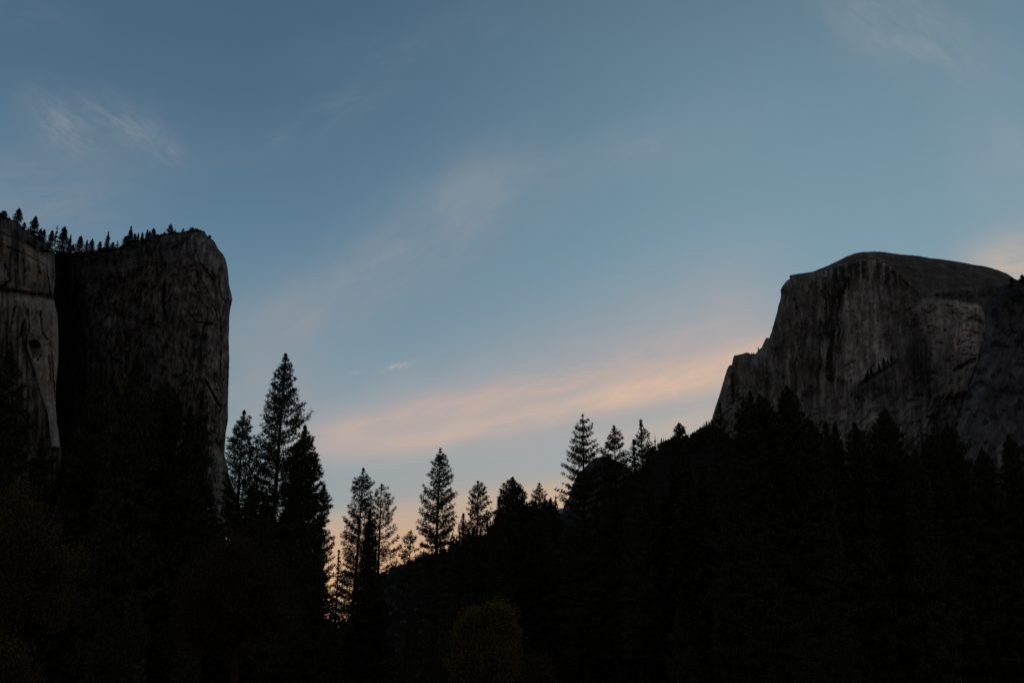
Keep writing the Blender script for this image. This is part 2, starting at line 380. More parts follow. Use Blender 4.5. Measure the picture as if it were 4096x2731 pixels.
MC = [(90, 1080), (160, 1030), (230, 1012), (265, 1011), (310, 1012), (376, 1007), (409, 994), (475, 989), (495, 972), (533, 960), (570, 962), (621, 944), (650, 938), (674, 932), (710, 929), (745, 929), (757, 922), (775, 919), (790, 917), (810, 923),
      (819, 926), (826, 940), (843, 954), (852, 960), (862, 974), (870, 988), (879, 1004), (890, 1016), (900, 1032), (907, 1056), (911, 1082), (915, 1109), (915, 1135), (920, 1154), (925, 1173), (930, 1197), (927, 1206), (921, 1211),
      (920, 1249), (917, 1271), (917, 1316), (915, 1350), (917, 1435), (914, 1537), (912, 1618), (912, 1680), (907, 1686), (902, 1752), (897, 1821), (902, 1828), (907, 1845), (909, 1863), (920, 1920), (960, 2010)]
MC_CR = [[(655, 1140), (662, 1250), (668, 1330), (690, 1400)], [(770, 980), (800, 1050), (850, 1120)], [(780, 1080), (840, 1180), (870, 1280)], [(420, 1250), (430, 1360)], [(560, 1150), (566, 1300)], [(740, 1240), (790, 1290), (860, 1300)], [(740, 1400), (760, 1470)], [(870, 1100), (880, 1180), (915, 1225)],
         [(600, 1300), (640, 1310)], [(820, 1520), (850, 1590), (880, 1620)], [(480, 1050), (520, 1060), (600, 1050)], [(880, 1260), (884, 1420), (876, 1560)]]
def mc_relief(px, py):
    d = (ridged(px / 40, py / 240, 3, 43) - .5) * -13 + (fbm(px / 50, py / 90, 4, 45) - .5) * 16 + (fbm(px / 9, py / 22, 3, 49) - .5) * 3
    d += 240 * sstep(350, 225, px)                                    # the chimney beside the buttress
    d += -4 * sstep(.52, .56, fbm(px / 20 + py / 160, py / 70, 4, 47)) - 2 * sstep(.55, .6, fbm(px / 44, py / 40, 4, 48)) + 4 * cracks(px, py, MC_CR, 4)
    d += 60 * sstep(830, 925, px)                                     # the east corner turns away
    d += 16 * sstep(7, 1, np.abs(px - 660 - 6 * np.sin(py / 40))) * sstep(1120, 1160, py) * sstep(1300, 1250, py)
    d += 10 * sstep(9, 2, np.abs((px - 820) - (py - 1520) * .55)) * sstep(1510, 1540, py) * sstep(1640, 1600, py)
    sk = np.interp(px, (90, 265, 475, 621, 745, 830, 900), (1060, 1011, 989, 944, 929, 945, 1030))
    return d + 70 * sstep(110, 0, py - sk)
def mc_tone(px, py):
    wx = px + (fbm(px / 30, py / 40, 3, 91) - .5) * 24 + (py - 1000) * .05
    v = .104 * (.36 + 1.15 * fbm(wx / 16, py / 52, 5, 53)) * (.55 + .85 * sstep(.25, .8, fbm(wx / 6, py / 34, 4, 55)))
    v = v * (1 + .6 * sstep(560, 860, px) + .5 * sstep(.62, .75, fbm(px / 16, py / 24, 4, 57)))
    v = v * (1 - .6 * sstep(.62, .70, fbm(wx / 15, py / 30, 4, 58)))
    v = v * (1 - .55 * sstep(560, 300, px + (fbm(px / 40, py / 60, 3, 92) - .5) * 90)) * (1 - .75 * sstep(330, 270, px)) * (1 - .45 * sstep(1130, 980, py) * sstep(800, 650, px))  # the chimney's shade, with its dark growth, is put into the tone
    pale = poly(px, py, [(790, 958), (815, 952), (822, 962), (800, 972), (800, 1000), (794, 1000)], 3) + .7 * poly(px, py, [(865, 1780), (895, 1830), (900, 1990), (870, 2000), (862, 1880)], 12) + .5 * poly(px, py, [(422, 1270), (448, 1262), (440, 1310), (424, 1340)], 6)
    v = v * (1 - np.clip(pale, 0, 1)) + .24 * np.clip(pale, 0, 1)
    w = sstep(.58, .75, fbm(px / 14, py / 60, 3, 59))[..., None] * .7
    c = col3(v, (1, .985, .965)); w = w * .7; return c * (1 - w) + c * np.array((1.25, 1.0, .82)) * w
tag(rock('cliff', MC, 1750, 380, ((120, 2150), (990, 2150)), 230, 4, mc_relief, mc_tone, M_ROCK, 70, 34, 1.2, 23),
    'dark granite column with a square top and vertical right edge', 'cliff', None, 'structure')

# --- wooded hills on the valley floor
HA = [(1240, 2560), (1330, 2530), (1400, 2470), (1470, 2385), (1516, 2316), (1560, 2284), (1588, 2268), (1659, 2252), (1715, 2233), (1802, 2204), (1870, 2165), (1940, 2135), (2010, 2075), (2130, 2048), (2220, 2044), (2300, 2070), (2420, 2140), (2600, 2300), (2700, 2500)]
def ha_tone(px, py):
    v = .02 * (.6 + .8 * fbm(px / 14, py / 12, 4, 81)); p = .5 * sstep(.63, .70, fbm(px / 22, py / 12, 4, 83)) * sstep(1760, 1640, px) * sstep(2315, 2340, py)
    return col3(v * (1 - p) + .15 * p, (.98, 1, 1))
tag(rock('hill', HA, 760, 260, ((1200, 2740), (2740, 2740)), 60, 4, lambda px, py: (fbm(px / 60, py / 40, 4, 5) - .5) * 30 - (py - 2050) * .35, ha_tone, M_ROCK, 50, 30, 2.5, 31),
    'low dark wooded hill rising to the right behind the middle pines', 'hill', None, 'structure')
HB = [(2300, 2160), (2420, 2010), (2500, 1925), (2545, 1890), (2580, 1855), (2600, 1818), (2640, 1792), (2700, 1768), (2760, 1750), (2800, 1727), (2830, 1704), (2850, 1694), (2880, 1712), (2960, 1780), (3150, 1880), (3600, 1950), (4000, 2000), (4400, 2050), (4700, 2200)]
tag(rock('hill', HB, 1500, 400, ((2260, 2700), (4760, 2700)), 60, 5, lambda px, py: (fbm(px / 60, py / 40, 4, 7) - .5) * 50 - (py - 1700) * .6, lambda px, py: col3(.016 * (.6 + .8 * fbm(px / 14, py / 12, 4, 91)), (1, 1, .95)), M_ROCK, 60, 30, 2.5, 33),
    'steep forested slope climbing to the foot of the dome', 'hill', None, 'structure')

# --- ground
g = 16000.0
me = mesh_np('ground', [(-g, -g, 0), (g, -g, 0), (g, g, 0), (-g, g, 0)], quads=[(0, 1, 2, 3)])
tag(link('ground', me, [M_GROUND]), 'dark meadow floor of the valley', 'ground', None, 'structure')

# ------------------------------------------------------------------ conifers
class Buf:
    def __init__(s): s.v, s.t, s.n = [], [], 0
    def add(s, v, t):
        s.v.append(np.asarray(v, float)); s.t.append(np.asarray(t, int) + s.n); s.n += len(v)
    def get(s): return np.concatenate(s.v), np.concatenate(s.t)

def tube(b, pts, rad, sides=5):
    pts = np.asarray(pts, float); n = len(pts)
    d = np.gradient(pts, axis=0); d /= np.linalg.norm(d, axis=1, keepdims=True) + 1e-9
    ref = np.array((0, 0, 1.)) if abs(d[0, 2]) < .8 else np.array((1., 0, 0))
    a = np.cross(d, ref); a /= np.linalg.norm(a, axis=1, keepdims=True) + 1e-9; c = np.cross(d, a)
    th = np.arange(sides) * 2 * math.pi / sides
    V = pts[:, None] + np.asarray(rad)[:, None, None] * (np.cos(th)[None, :, None] * a[:, None] + np.sin(th)[None, :, None] * c[:, None])
    I = np.arange(n * sides).reshape(n, sides); J = np.roll(I, -1, 1)
    T = np.concatenate([np.stack([I[:-1], J[:-1], J[1:]], -1).reshape(-1, 3), np.stack([I[:-1], J[1:], I[1:]], -1).reshape(-1, 3)])
    b.add(V.reshape(-1, 3), T)

def tufts(b, C, D, size, nb, w, rng, spread=1.0):
    """stars of needle blades at the twig ends"""
    C = np.asarray(C, float); D = np.asarray(D, float); n = len(C)
    if n == 0: return
    dv = rng.normal(size=(n, nb, 3)); dv /= np.linalg.norm(dv, axis=2, keepdims=True)
    dv = dv * spread + D[:, None] * .55; dv[..., 2] += .12
    dv /= np.linalg.norm(dv, axis=2, keepdims=True)
    size = np.broadcast_to(np.asarray(size, float), (n,))[:, None, None]
    ln = size * (.65 + .6 * rng.random((n, nb, 1))) * (.8 + .4 * rng.random((n, 1, 1)))
    sd = np.cross(dv, rng.normal(size=(n, nb, 3))); sd /= np.linalg.norm(sd, axis=2, keepdims=True) + 1e-9
    c = C[:, None] - D[:, None] * size * .15; w = w * (.35 + .65 * size / size.max())
    mid = c + dv * ln * .55
    V = np.stack([c + sd * w * .3, mid + sd * w * .5, c + dv * ln, mid - sd * w * .5], 2).reshape(-1, 3)
    k = np.arange(n * nb)[:, None] * 4
    b.add(V, np.concatenate([k + np.array([0, 1, 2]), k + np.array([0, 2, 3])]))

STY = {  # spacing of whorls (m), branches, slope low/high, upturn, twig gap, tuft size, blades, blade width
    'pine':  dict(sp=.90, nb=(6, 7), a=(-.22, .38), up=.34, tw=.54, ts=.46, bl=11, bw=.105, cov=.30, jit=.34, zj=.16, tl=1.5),
    'full':  dict(sp=.75, nb=(6, 7), a=(-.20, .42), up=.34, tw=.52, ts=.46, bl=11, bw=.105, cov=.30, jit=.28, zj=.20, tl=1.6),
    'open':  dict(sp=1.0, nb=(5, 6), a=(-.18, .36), up=.40, tw=.66, ts=.46, bl=10, bw=.10, cov=.45, jit=.34, zj=.2, tl=1.3),
    'dense': dict(sp=.58, nb=(6, 8), a=(-.15, .45), up=.32, tw=.50, ts=.48, bl=11, bw=.13, cov=.20, jit=.24, zj=.3, tl=1.6),
    'fir':   dict(sp=1.15, nb=(6, 7), a=(-.30, .22), up=.40, tw=.42, ts=.36, bl=10, bw=.10, cov=.12, jit=.26, zj=.12, tl=.9),
    'small': dict(sp=.85, nb=(5, 6), a=(-.25, .35), up=.30, tw=1.3, ts=1.05, bl=7, bw=.28, cov=.3, jit=.48, zj=.6, tl=1.2),
    'wood':  dict(sp=1.0, nb=(5, 6), a=(-.16, .42), up=.32, tw=1.15, ts=1.0, bl=7, bw=.34, cov=.25, jit=.32, zj=.3, tl=1.6),
    'mass':  dict(sp=.80, nb=(5, 6), a=(-.16, .42), up=.32, tw=.80, ts=.70, bl=9, bw=.19, cov=.22, jit=.30, zj=.25, tl=1.6),
}
def conifer(H, prof, sty, seed, lean=(0, 0), crown0=.1, trunk_r=None):
    """prof(z) -> left and right radius of the crown; returns trunk and crown meshes' arrays"""
    P = STY[sty]; rng = np.random.default_rng(seed)
    tb, cb = Buf(), Buf()
    r0 = trunk_r or (.010 * H + .08)
    zs = np.linspace(0, H, 26); wob = .002 * H
    o0 = np.array([wob * math.sin(seed), wob * math.cos(seed), 0])
    ax = lambda z: np.stack([lean[0] * z / H + wob * np.sin(z / H * 5 + seed), lean[1] * z / H + wob * np.cos(z / H * 4 + seed), z], -1) - o0
    rad = r0 * (1 - zs / H) ** .85 + .015; rad[0] *= 1.35
    tube(tb, ax(zs), rad, 8)
    C, D, SZ = [], [], []
    z = H * crown0
    while z < H - .35:
        t = (z - H * crown0) / (H * (1 - crown0))
        RL, RR = prof(z); rm = max(RL, RR)
        small = min(1, rm / 2.6)
        z += P['sp'] * (.75 + .5 * rng.random()) * (.38 + .62 * small) * (1.25 - .35 * t)
        nb = rng.integers(P['nb'][0], P['nb'][1] + 1)
        a0 = rng.random() * 6.28; wl = 1 - P['jit'] * .6 * rng.random()
        for k in range(nb):
            az = a0 + 6.283 * k / nb + rng.normal() * .22
            ca = math.cos(az); zz = min(H - .15, z + rng.normal() * P['sp'] * P['zj'] * (.4 + .6 * small))
            RL, RR = prof(zz)
            w = .5 + .5 * ca
            r = (RR * w + RL * (1 - w)) * wl * (1 - P['jit'] * .7 * rng.random() ** 1.4 + .10)
            if rng.random() < .07: r *= .55
            if rng.random() < .06: r *= 1.18
            tsz = P['ts'] * (.48 + .52 * min(1, r / 1.7)) * (.85 + .3 * rng.random())
            r = max(.10, r - tsz * .22)
            sl = P['a'][0] + (P['a'][1] - P['a'][0]) * t ** 1.2 + rng.normal() * .08; up = P['up'] * (.55 + .7 * rng.random())
            zb = max(H * crown0 * .6, zz - r * (sl + up) * .8)
            o = ax(np.array(zb)); hd = np.array((ca, math.sin(az), 0.)); side = np.array((-hd[1], hd[0], 0.))
            bend = rng.normal() * .12
            def pt(s, o=o, hd=hd, r=r, sl=sl, up=up): return o + (hd + side * bend * s) * r * s + np.array((0, 0, r * (sl * s + up * s * s)))
            q = np.array([pt(x) for x in (0, .4, .75, 1.)])
            br = .014 + .013 * r * (.7 + .4 * rng.random())
            tube(tb, q, br * np.array((1, .75, .45, .2)), 3)
            nt = max(1, int(r / P['tw']))
            for j in range(nt + 1):
                s = 1 - (1 - P['cov']) * j / max(1, nt)
                if j and rng.random() < .10: continue
                c = pt(s)
                slope = np.array((hd[0], hd[1], sl + 2 * up * s)); slope /= np.linalg.norm(slope)
                C.append(c); D.append(slope); SZ.append(tsz)
                if r < .55: continue
                for sg in (-1, 1):
                    if rng.random() < .16: continue
                    tl = min(P['tl'], (.22 + .62 * (1 - s)) * r * .6) * (.6 + .6 * rng.random()) + .15
                    td = slope * .70 + side * sg * .72 + np.array((0, 0, .04 + .14 * rng.random())); td /= np.linalg.norm(td)
                    e = c + td * tl
                    tube(tb, np.stack([c, e]), np.array((.018, .009)) * (1 + .1 * r), 3)
                    m = max(1, int(tl / (P['tw'] * .95)))
                    for i in range(m):
                        C.append(c + td * tl * (1 - i / m)); D.append(td); SZ.append(tsz)
    for zz in np.linspace(H - 1.6, H - .12, 6):                    # the leader
        C.append(ax(np.array(zz))); D.append(np.array((0, 0, 1.))); SZ.append(P['ts'] * .5)
    tufts(cb, C, D, np.array(SZ), P['bl'], P['bw'], rng)
    return tb.get(), cb.get()

def tree_from_photo(apex, L, Rr, H=36, sty='pine', seed=1, trunk=None, bot=120, crown0=.12):
    """the tree's distance from its height; crown radii from its outline on the plane where it stands"""
    dx, dy, dz = ray(*apex)
    Y = (H - CAMZ) * dy / dz
    ax_, _, az_ = at(*apex, Y)
    if trunk:                                   # a leaning trunk
        tx, _, tz = at(*trunk, Y); sl = (ax_ - tx) / (az_ - tz); bx = ax_ - sl * az_
    else: bx = ax_
    lean = (float(ax_ - bx), 0.0)
    mpp = Y / FPX / 0.95
    def conv(pl, sg):
        o = [(0.05, H)]
        for x, y in pl:
            X, _, Z = at(x, y, Y); a = bx + lean[0] * Z / H
            o.append((max(.15, float((X - a) * sg)), float(Z)))
        o.append((max(o[-1][0] * 1.05, bot * mpp), min(o[-1][1] * .5, H * .3)))
        o.append((o[-1][0] * .8, 0)); o.sort(key=lambda q: q[1])
        return np.array([q[1] for q in o]), np.array([q[0] for q in o])
    zl, rl = conv(L, -1); zr, rr = conv(Rr, 1)
    prof = lambda z: (float(np.interp(z, zl, rl)), float(np.interp(z, zr, rr)))
    return conifer(H, prof, sty, seed, lean, crown0), (float(bx), float(Y), 0.0)

def put_tree(name, data, loc, label, cat, group=None):
    (tv, tt), (cv, ct) = data
    root = bpy.data.objects.new(name, None); COL.objects.link(root); root.location = loc
    root.empty_display_size = 1
    tag(root, label, cat, group)
    link('trunk', mesh_np('trunk', tv, tris=tt), [M_BARK], root)
    link('crown', mesh_np('crown', cv, tris=ct), [M_NEEDLE], root)
    return root

G_MID = 'tall pines standing against the glow'
G_LEFT = 'dark conifers in front of the left cliff'
G_RIGHT = 'dark conifers in front of the dome'
TREES = [
 # ---- big pair beside the column
 dict(a=(1145, 1415), L=[(1125, 1456), (1110, 1495), (1086, 1544), (1064, 1606), (1056, 1671), (1040, 1730), (1018, 1780), (1000, 1900)], R=[(1163, 1456), (1172, 1495), (1188, 1544), (1204, 1606), (1228, 1671), (1236, 1730), (1240, 1800), (1250, 1950)],
      H=40, s='full', t=(1105, 1900), bot=150, g=G_MID, n='pine_tree', l='tallest pine in the picture, a pointed see-through crown right of the dark cliff'),
 dict(a=(980, 1640), L=[(961, 1678), (937, 1724), (917, 1759), (910, 1812), (905, 1900)], R=[(1001, 1678), (1004, 1724), (1016, 1759), (1030, 1812), (1040, 1900)],
      H=37, s='full', t=(962, 1900), bot=100, g=G_MID, n='pine_tree', l='shorter narrow pine between the cliff edge and the tallest pine'),
 dict(a=(1222, 1700), L=[(1208, 1740), (1190, 1790), (1170, 1900)], R=[(1236, 1735), (1257, 1801), (1272, 1850), (1290, 1920), (1300, 1990), (1306, 2080)],
      H=34, s='dense', bot=110, g=G_MID, n='pine_tree', l='solid black pine forming the lower right shoulder of the tallest pine'),
 dict(a=(1296, 1935), L=[(1285, 1975), (1275, 2040)], R=[(1306, 1960), (1322, 1994), (1320, 2070), (1300, 2115), (1338, 2165), (1333, 2206), (1340, 2240)],
      H=27, s='pine', bot=70, g=G_MID, n='pine_tree', l='low ragged pine bulging from the right foot of the tallest pine'),
 dict(a=(1354, 2198), L=[(1349, 2225), (1345, 2270), (1338, 2330)], R=[(1360, 2225), (1366, 2270), (1376, 2330)],
      H=20, s='open', bot=40, g=G_MID, n='pine_tree', l='slim little pine top in the bright gap left of the two middle pines'),
 # ---- middle
 dict(a=(1452, 1871), L=[(1440, 1895), (1410, 1940), (1404, 1986), (1401, 2019), (1376, 2108), (1358, 2150), (1368, 2195), (1372, 2260)], R=[(1466, 1900), (1494, 1932), (1496, 1986), (1500, 2030), (1506, 2100), (1512, 2200)],
      H=36, s='pine', t=(1424, 2236), bot=110, c=.04, g=G_MID, n='pine_tree', l='full left one of the close pair of pines, branches reaching far left'),
 dict(a=(1527, 1935), L=[(1512, 1955), (1496, 1990), (1490, 2050), (1480, 2150)], R=[(1549, 1955), (1565, 1986), (1578, 2027), (1585, 2088), (1593, 2144), (1600, 2200), (1590, 2260)],
      H=34, s='open', t=(1509, 2307), bot=80, c=.10, g=G_MID, n='pine_tree', l='thin airy right one of the close pair of pines, sky showing through'),
 dict(a=(1482, 2030), L=[(1470, 2080), (1452, 2200), (1425, 2340)], R=[(1495, 2080), (1506, 2160), (1514, 2300)],
      H=31, s='dense', bot=90, c=.03, g=G_MID, n='pine_tree', l='dense dark pine filling the gap between the trunks of the close pair'),
 dict(a=(1644, 2118), L=[(1623, 2144), (1606, 2174), (1600, 2220)], R=[(1665, 2154), (1682, 2180), (1704, 2215)],
      H=24, s='open', bot=70, c=.3, g=G_MID, n='pine_tree', l='small bushy pine on the hill slope left of the lone central pine'),
 dict(a=(1761, 1790), L=[(1741, 1834), (1730, 1865), (1714, 1897), (1705, 1930), (1696, 1958), (1682, 2022), (1676, 2083), (1669, 2113), (1680, 2150)], R=[(1780, 1826), (1801, 1869), (1814, 1926), (1823, 1980), (1822, 2037), (1830, 2085), (1826, 2150)],
      H=38, s='pine', t=(1748, 2228), bot=80, c=.30, g=G_MID, n='pine_tree', l='tall central pine with a dark straight trunk bare below its crown'),
 dict(a=(1852, 2052), L=[(1840, 2075), (1835, 2110), (1820, 2150)], R=[(1862, 2075), (1872, 2110), (1882, 2150)],
      H=28, s='pine', bot=50, c=.3, g=G_MID, n='pine_tree', l='small pine tucked between the central pine and the forked pine'),
 dict(a=(1910, 1922), L=[(1896, 1945), (1879, 1978), (1862, 2012), (1872, 2048), (1868, 2090)], R=[(1922, 1935), (1940, 1950), (1944, 1980), (1963, 2002), (1967, 2033), (1965, 2100)],
      H=36, s='pine', t=(1905, 2150), bot=90, c=.32, g=G_MID, n='pine_tree', l='ragged pine with upswept limbs and orange sky under its crown'),
 dict(a=(2050, 1907), L=[(2031, 1930), (2018, 1949), (2003, 1967), (1996, 2009), (1985, 2060)], R=[(2065, 1933), (2076, 1949), (2099, 1978), (2101, 2019), (2105, 2080)],
      H=37, s='dense', bot=110, g=G_MID, n='pine_tree', l='thick rounded pine, left one of two dark tops near the orange notch'),
 dict(a=(1999, 1985), L=[(1990, 2000), (1984, 2030), (1970, 2090)], R=[(2008, 2000), (2014, 2030), (2020, 2090)],
      H=32, s='pine', bot=70, g=G_MID, n='pine_tree', l='slender shoulder pine touching the left side of the thick rounded pine'),
 dict(a=(2159, 1928), L=[(2143, 1958), (2132, 1984), (2114, 2006), (2110, 2060)], R=[(2180, 1962), (2187, 1980), (2195, 2000), (2205, 2060)],
      H=36, s='pine', bot=100, g=G_MID, n='pine_tree', l='pine with open limbs, right one of two dark tops near the orange notch'),
 dict(a=(2203, 1996), L=[(2193, 2012), (2185, 2040), (2170, 2090)], R=[(2212, 2012), (2222, 2030), (2234, 2065), (2246, 2110)],
      H=34, s='dense', bot=80, g=G_MID, n='pine_tree', l='small solid pine directly left of the orange notch on the horizon'),
 # ---- right of the notch
 dict(a=(2329, 1652), L=[(2319, 1684), (2292, 1728), (2282, 1767), (2260, 1788), (2268, 1830), (2242, 1881), (2254, 1920), (2236, 1969), (2240, 2050)], R=[(2340, 1675), (2357, 1680), (2368, 1712), (2376, 1741), (2390, 1779), (2396, 1815), (2405, 1880), (2420, 1990)],
      H=40, s='fir', bot=100, c=.10, g=G_MID, n='fir_tree', l='tall fir with long layered branches in front of the small dome'),
 dict(a=(2453, 1698), L=[(2444, 1720), (2436, 1738), (2427, 1757), (2415, 1787), (2397, 1809), (2390, 1880)], R=[(2464, 1715), (2486, 1745), (2489, 1765), (2491, 1799), (2508, 1817), (2520, 1890)],
      H=38, s='pine', bot=110, c=.12, g=G_MID, n='pine_tree', l='pine with upturned branch tips rising above the small dome'),
 dict(a=(2561, 1676), L=[(2556, 1700), (2549, 1722), (2542, 1760), (2530, 1820), (2520, 1900)], R=[(2569, 1705), (2590, 1735), (2600, 1765), (2607, 1780), (2602, 1830), (2610, 1900)],
      H=38, s='pine', bot=90, c=.12, g=G_MID, n='pine_tree', l='lean spire-topped pine left of the wooded ridge'),
 dict(a=(2536, 1757), L=[(2530, 1772), (2520, 1808), (2516, 1850), (2505, 1920)], R=[(2543, 1772), (2548, 1808), (2555, 1850), (2560, 1920)],
      H=34, s='pine', bot=80, c=.12, g=G_MID, n='pine_tree', l='lower pine clinging to the left side of the spire-topped pine'),
 dict(a=(2719, 1692), L=[(2713, 1700), (2703, 1712), (2703, 1737), (2698, 1765), (2690, 1830)], R=[(2727, 1700), (2733, 1708), (2741, 1726), (2738, 1745), (2746, 1790), (2760, 1850)],
      H=38, s='dense', bot=90, g=G_MID, n='pine_tree', l='compact dark tree top sticking above the wooded ridge'),
 # ---- in front of the dome
 dict(a=(2881, 1608), L=[(2872, 1640), (2862, 1680), (2846, 1730)], R=[(2892, 1635), (2904, 1670), (2920, 1730)], H=36, s='open', bot=90, g=G_RIGHT, n='pine_tree', l='thin dark pine before the lower left edge of the dome'),
 dict(a=(3000, 1564), L=[(2989, 1586), (2970, 1620), (2948, 1640), (2942, 1700)], R=[(3010, 1590), (3018, 1630), (3030, 1700)], H=37, s='dense', bot=120, g=G_RIGHT, n='pine_tree', l='left top of the twin dark pines below the dome face'),
 dict(a=(3034, 1577), L=[(3026, 1600), (3015, 1650)], R=[(3046, 1590), (3066, 1608), (3094, 1650), (3110, 1720)], H=37, s='dense', bot=120, g=G_RIGHT, n='pine_tree', l='right top of the twin dark pines below the dome face'),
 dict(a=(3144, 1540), L=[(3130, 1560), (3125, 1577), (3118, 1621), (3102, 1663), (3095, 1740)], R=[(3158, 1561), (3180, 1596), (3201, 1643), (3231, 1691), (3240, 1760)], H=38, s='dense', bot=140, g=G_RIGHT, n='pine_tree', l='highest dark pine in front of the dome face'),
 dict(a=(3243, 1685), L=[(3232, 1710), (3220, 1770)], R=[(3256, 1700), (3273, 1722), (3290, 1790)], H=33, s='mass', bot=90, g=G_RIGHT, n='pine_tree', l='low dark pine at the right foot of the highest pine before the dome'),
 dict(a=(3303, 1688), L=[(3292, 1720), (3280, 1790)], R=[(3318, 1720), (3330, 1790)], H=34, s='mass', bot=80, g=G_RIGHT, n='pine_tree', l='left of two equal small pine tops below the dark streak of the dome'),
 dict(a=(3341, 1694), L=[(3330, 1725), (3320, 1790)], R=[(3356, 1725), (3372, 1790)], H=34, s='mass', bot=90, g=G_RIGHT, n='pine_tree', l='right of two equal small pine tops below the dark streak of the dome'),
 dict(a=(3419, 1692), L=[(3407, 1715), (3396, 1760)], R=[(3432, 1715), (3460, 1747), (3470, 1800)], H=34, s='mass', bot=110, g=G_RIGHT, n='pine_tree', l='broad shouldered dark pine just left of the sharp steeple pine'),
 dict(a=(3537, 1632), L=[(3524, 1653), (3507, 1692), (3480, 1738), (3470, 1800)], R=[(3557, 1661), (3576, 1703), (3595, 1741), (3625, 1796), (3635, 1850)], H=37, s='dense', bot=150, g=G_RIGHT, n='pine_tree', l='sharp steeple shaped dark pine below the dome buttress'),
 dict(a=(3656, 1795), L=[(3645, 1815), (3630, 1860)], R=[(3668, 1815), (3685, 1860)], H=30, s='mass', bot=90, g=G_RIGHT, n='pine_tree', l='lowest dark pine top in the dip right of the steeple pine'),
 dict(a=(3727, 1736), L=[(3712, 1755), (3698, 1774), (3690, 1830)], R=[(3740, 1755), (3755, 1790), (3765, 1850)], H=34, s='dense', bot=100, g=G_RIGHT, n='pine_tree', l='blunt dark pine attached to the left of a taller blunt pine'),
 dict(a=(3750, 1693), L=[(3747, 1715), (3742, 1745), (3738, 1790)], R=[(3753, 1715), (3758, 1745), (3762, 1790)], H=36, s='fir', bot=50, g=G_RIGHT, n='fir_tree', l='needle thin dark fir between the two blunt pines on the right'),
 dict(a=(3792, 1699), L=[(3780, 1715), (3773, 1738), (3764, 1790)], R=[(3806, 1712), (3820, 1728), (3843, 1766), (3866, 1797), (3880, 1860)], H=36, s='dense', bot=130, g=G_RIGHT, n='pine_tree', l='taller blunt dark pine with a long right shoulder'),
 dict(a=(3928, 1789), L=[(3916, 1818), (3908, 1880)], R=[(3942, 1815), (3962, 1843), (3981, 1885), (3997, 1935)], H=33, s='dense', bot=110, g=G_RIGHT, n='pine_tree', l='dark pine left of the pale rock chute at the far right'),
 dict(a=(4033, 1737), L=[(4022, 1772), (4014, 1840), (4008, 1920)], R=[(4058, 1772), (4077, 1820), (4095, 1890)], H=35, s='dense', bot=110, g=G_RIGHT, n='pine_tree', l='rightmost dark pine, beside the pale rock chute'),
 # ---- in front of the left cliffs
 dict(a=(30, 1395), L=[(10, 1450), (-30, 1560), (-60, 1700)], R=[(50, 1450), (75, 1540), (95, 1640), (110, 1760)], H=39, s='mass', bot=150, g=G_LEFT, n='pine_tree', l='dark pine at the left edge before the pale buttress'),
 dict(a=(387, 1498), L=[(372, 1540), (345, 1610), (320, 1700)], R=[(404, 1540), (430, 1610), (450, 1700)], H=38, s='mass', bot=130, g=G_LEFT, n='pine_tree', l='dark pine before the shadowed chimney between the two cliffs'),
 dict(a=(552, 1415), L=[(538, 1450), (515, 1530), (480, 1620), (460, 1720)], R=[(568, 1450), (580, 1530), (610, 1610), (630, 1700)], H=39, s='mass', bot=150, g=G_LEFT, n='pine_tree', l='tallest dark pine before the middle of the dark cliff'),
 dict(a=(675, 1528), L=[(655, 1555), (631, 1580), (615, 1630), (600, 1700)], R=[(690, 1555), (708, 1585), (724, 1622), (735, 1700)], H=37, s='dense', bot=110, g=G_LEFT, n='pine_tree', l='egg shaped dark pine crown before the dark cliff'),
 dict(a=(809, 1573), L=[(799, 1605), (792, 1650), (775, 1720)], R=[(820, 1600), (828, 1650), (845, 1720), (858, 1790)], H=36, s='pine', bot=100, g=G_LEFT, n='pine_tree', l='narrow dark pine nearest the right edge of the dark cliff'),
 dict(a=(760, 1625), L=[(750, 1650), (738, 1720)], R=[(770, 1650), (780, 1720)], H=34, s='mass', bot=80, g=G_LEFT, n='pine_tree', l='lower dark pine between the egg shaped crown and the narrow pine'),
 dict(a=(165, 1752), L=[(150, 1785), (130, 1850)], R=[(180, 1785), (205, 1850)], H=31, s='mass', bot=100, g=G_LEFT, n='pine_tree', l='low dark pine under the pale slab of the buttress'),
 dict(a=(262, 1800), L=[(250, 1830), (232, 1890)], R=[(276, 1830), (300, 1890)], H=30, s='mass', bot=100, g=G_LEFT, n='pine_tree', l='low dark pine at the foot of the shadowed chimney'),
]
for i, d in enumerate(TREES):
    data, loc = tree_from_photo(d['a'], d['L'], d['R'], d['H'], d['s'], 100 + i, d.get('t'), d['bot'], d.get('c', .06))
    put_tree(d['n'], data, loc, d['l'], 'tree', d['g'])

# ------------------------------------------------------------------ forest mass: nobody could count it
rs = np.random.default_rng(77)
protos = []
for k in range(5):
    Hk = 30.0; wk = 3.2 + .5 * k
    pr = lambda z, wk=wk: ((wk * min(1, (30 - z) / 17) ** .9 + .1,) * 2)
    (tv, tt), (cv, ct) = conifer(Hk, pr, 'wood', 500 + k, crown0=.03)
    protos.append((tv, tt, cv, ct))
YL = np.array([(-300, 1900), (0, 1880), (200, 1930), (320, 1880), (450, 1790), (600, 1760), (840, 1880), (880, 2040), (930, 2030), (1010, 1960), (1120, 1960), (1260, 2120), (1320, 2330), (1360, 2480), (1600, 2470), (1700, 2390), (1850, 2250), (1960, 2140), (2100, 2090), (2230, 2110),
               (2330, 2080), (2420, 1980), (2560, 1920), (2700, 1850), (2860, 1850), (3000, 1820), (3250, 1840), (3400, 1860), (3650, 1910), (3800, 1900), (3900, 2000), (3985, 2060), (4050, 1970), (4400, 1950)], float)
bb, bt_ = Buf(), Buf()
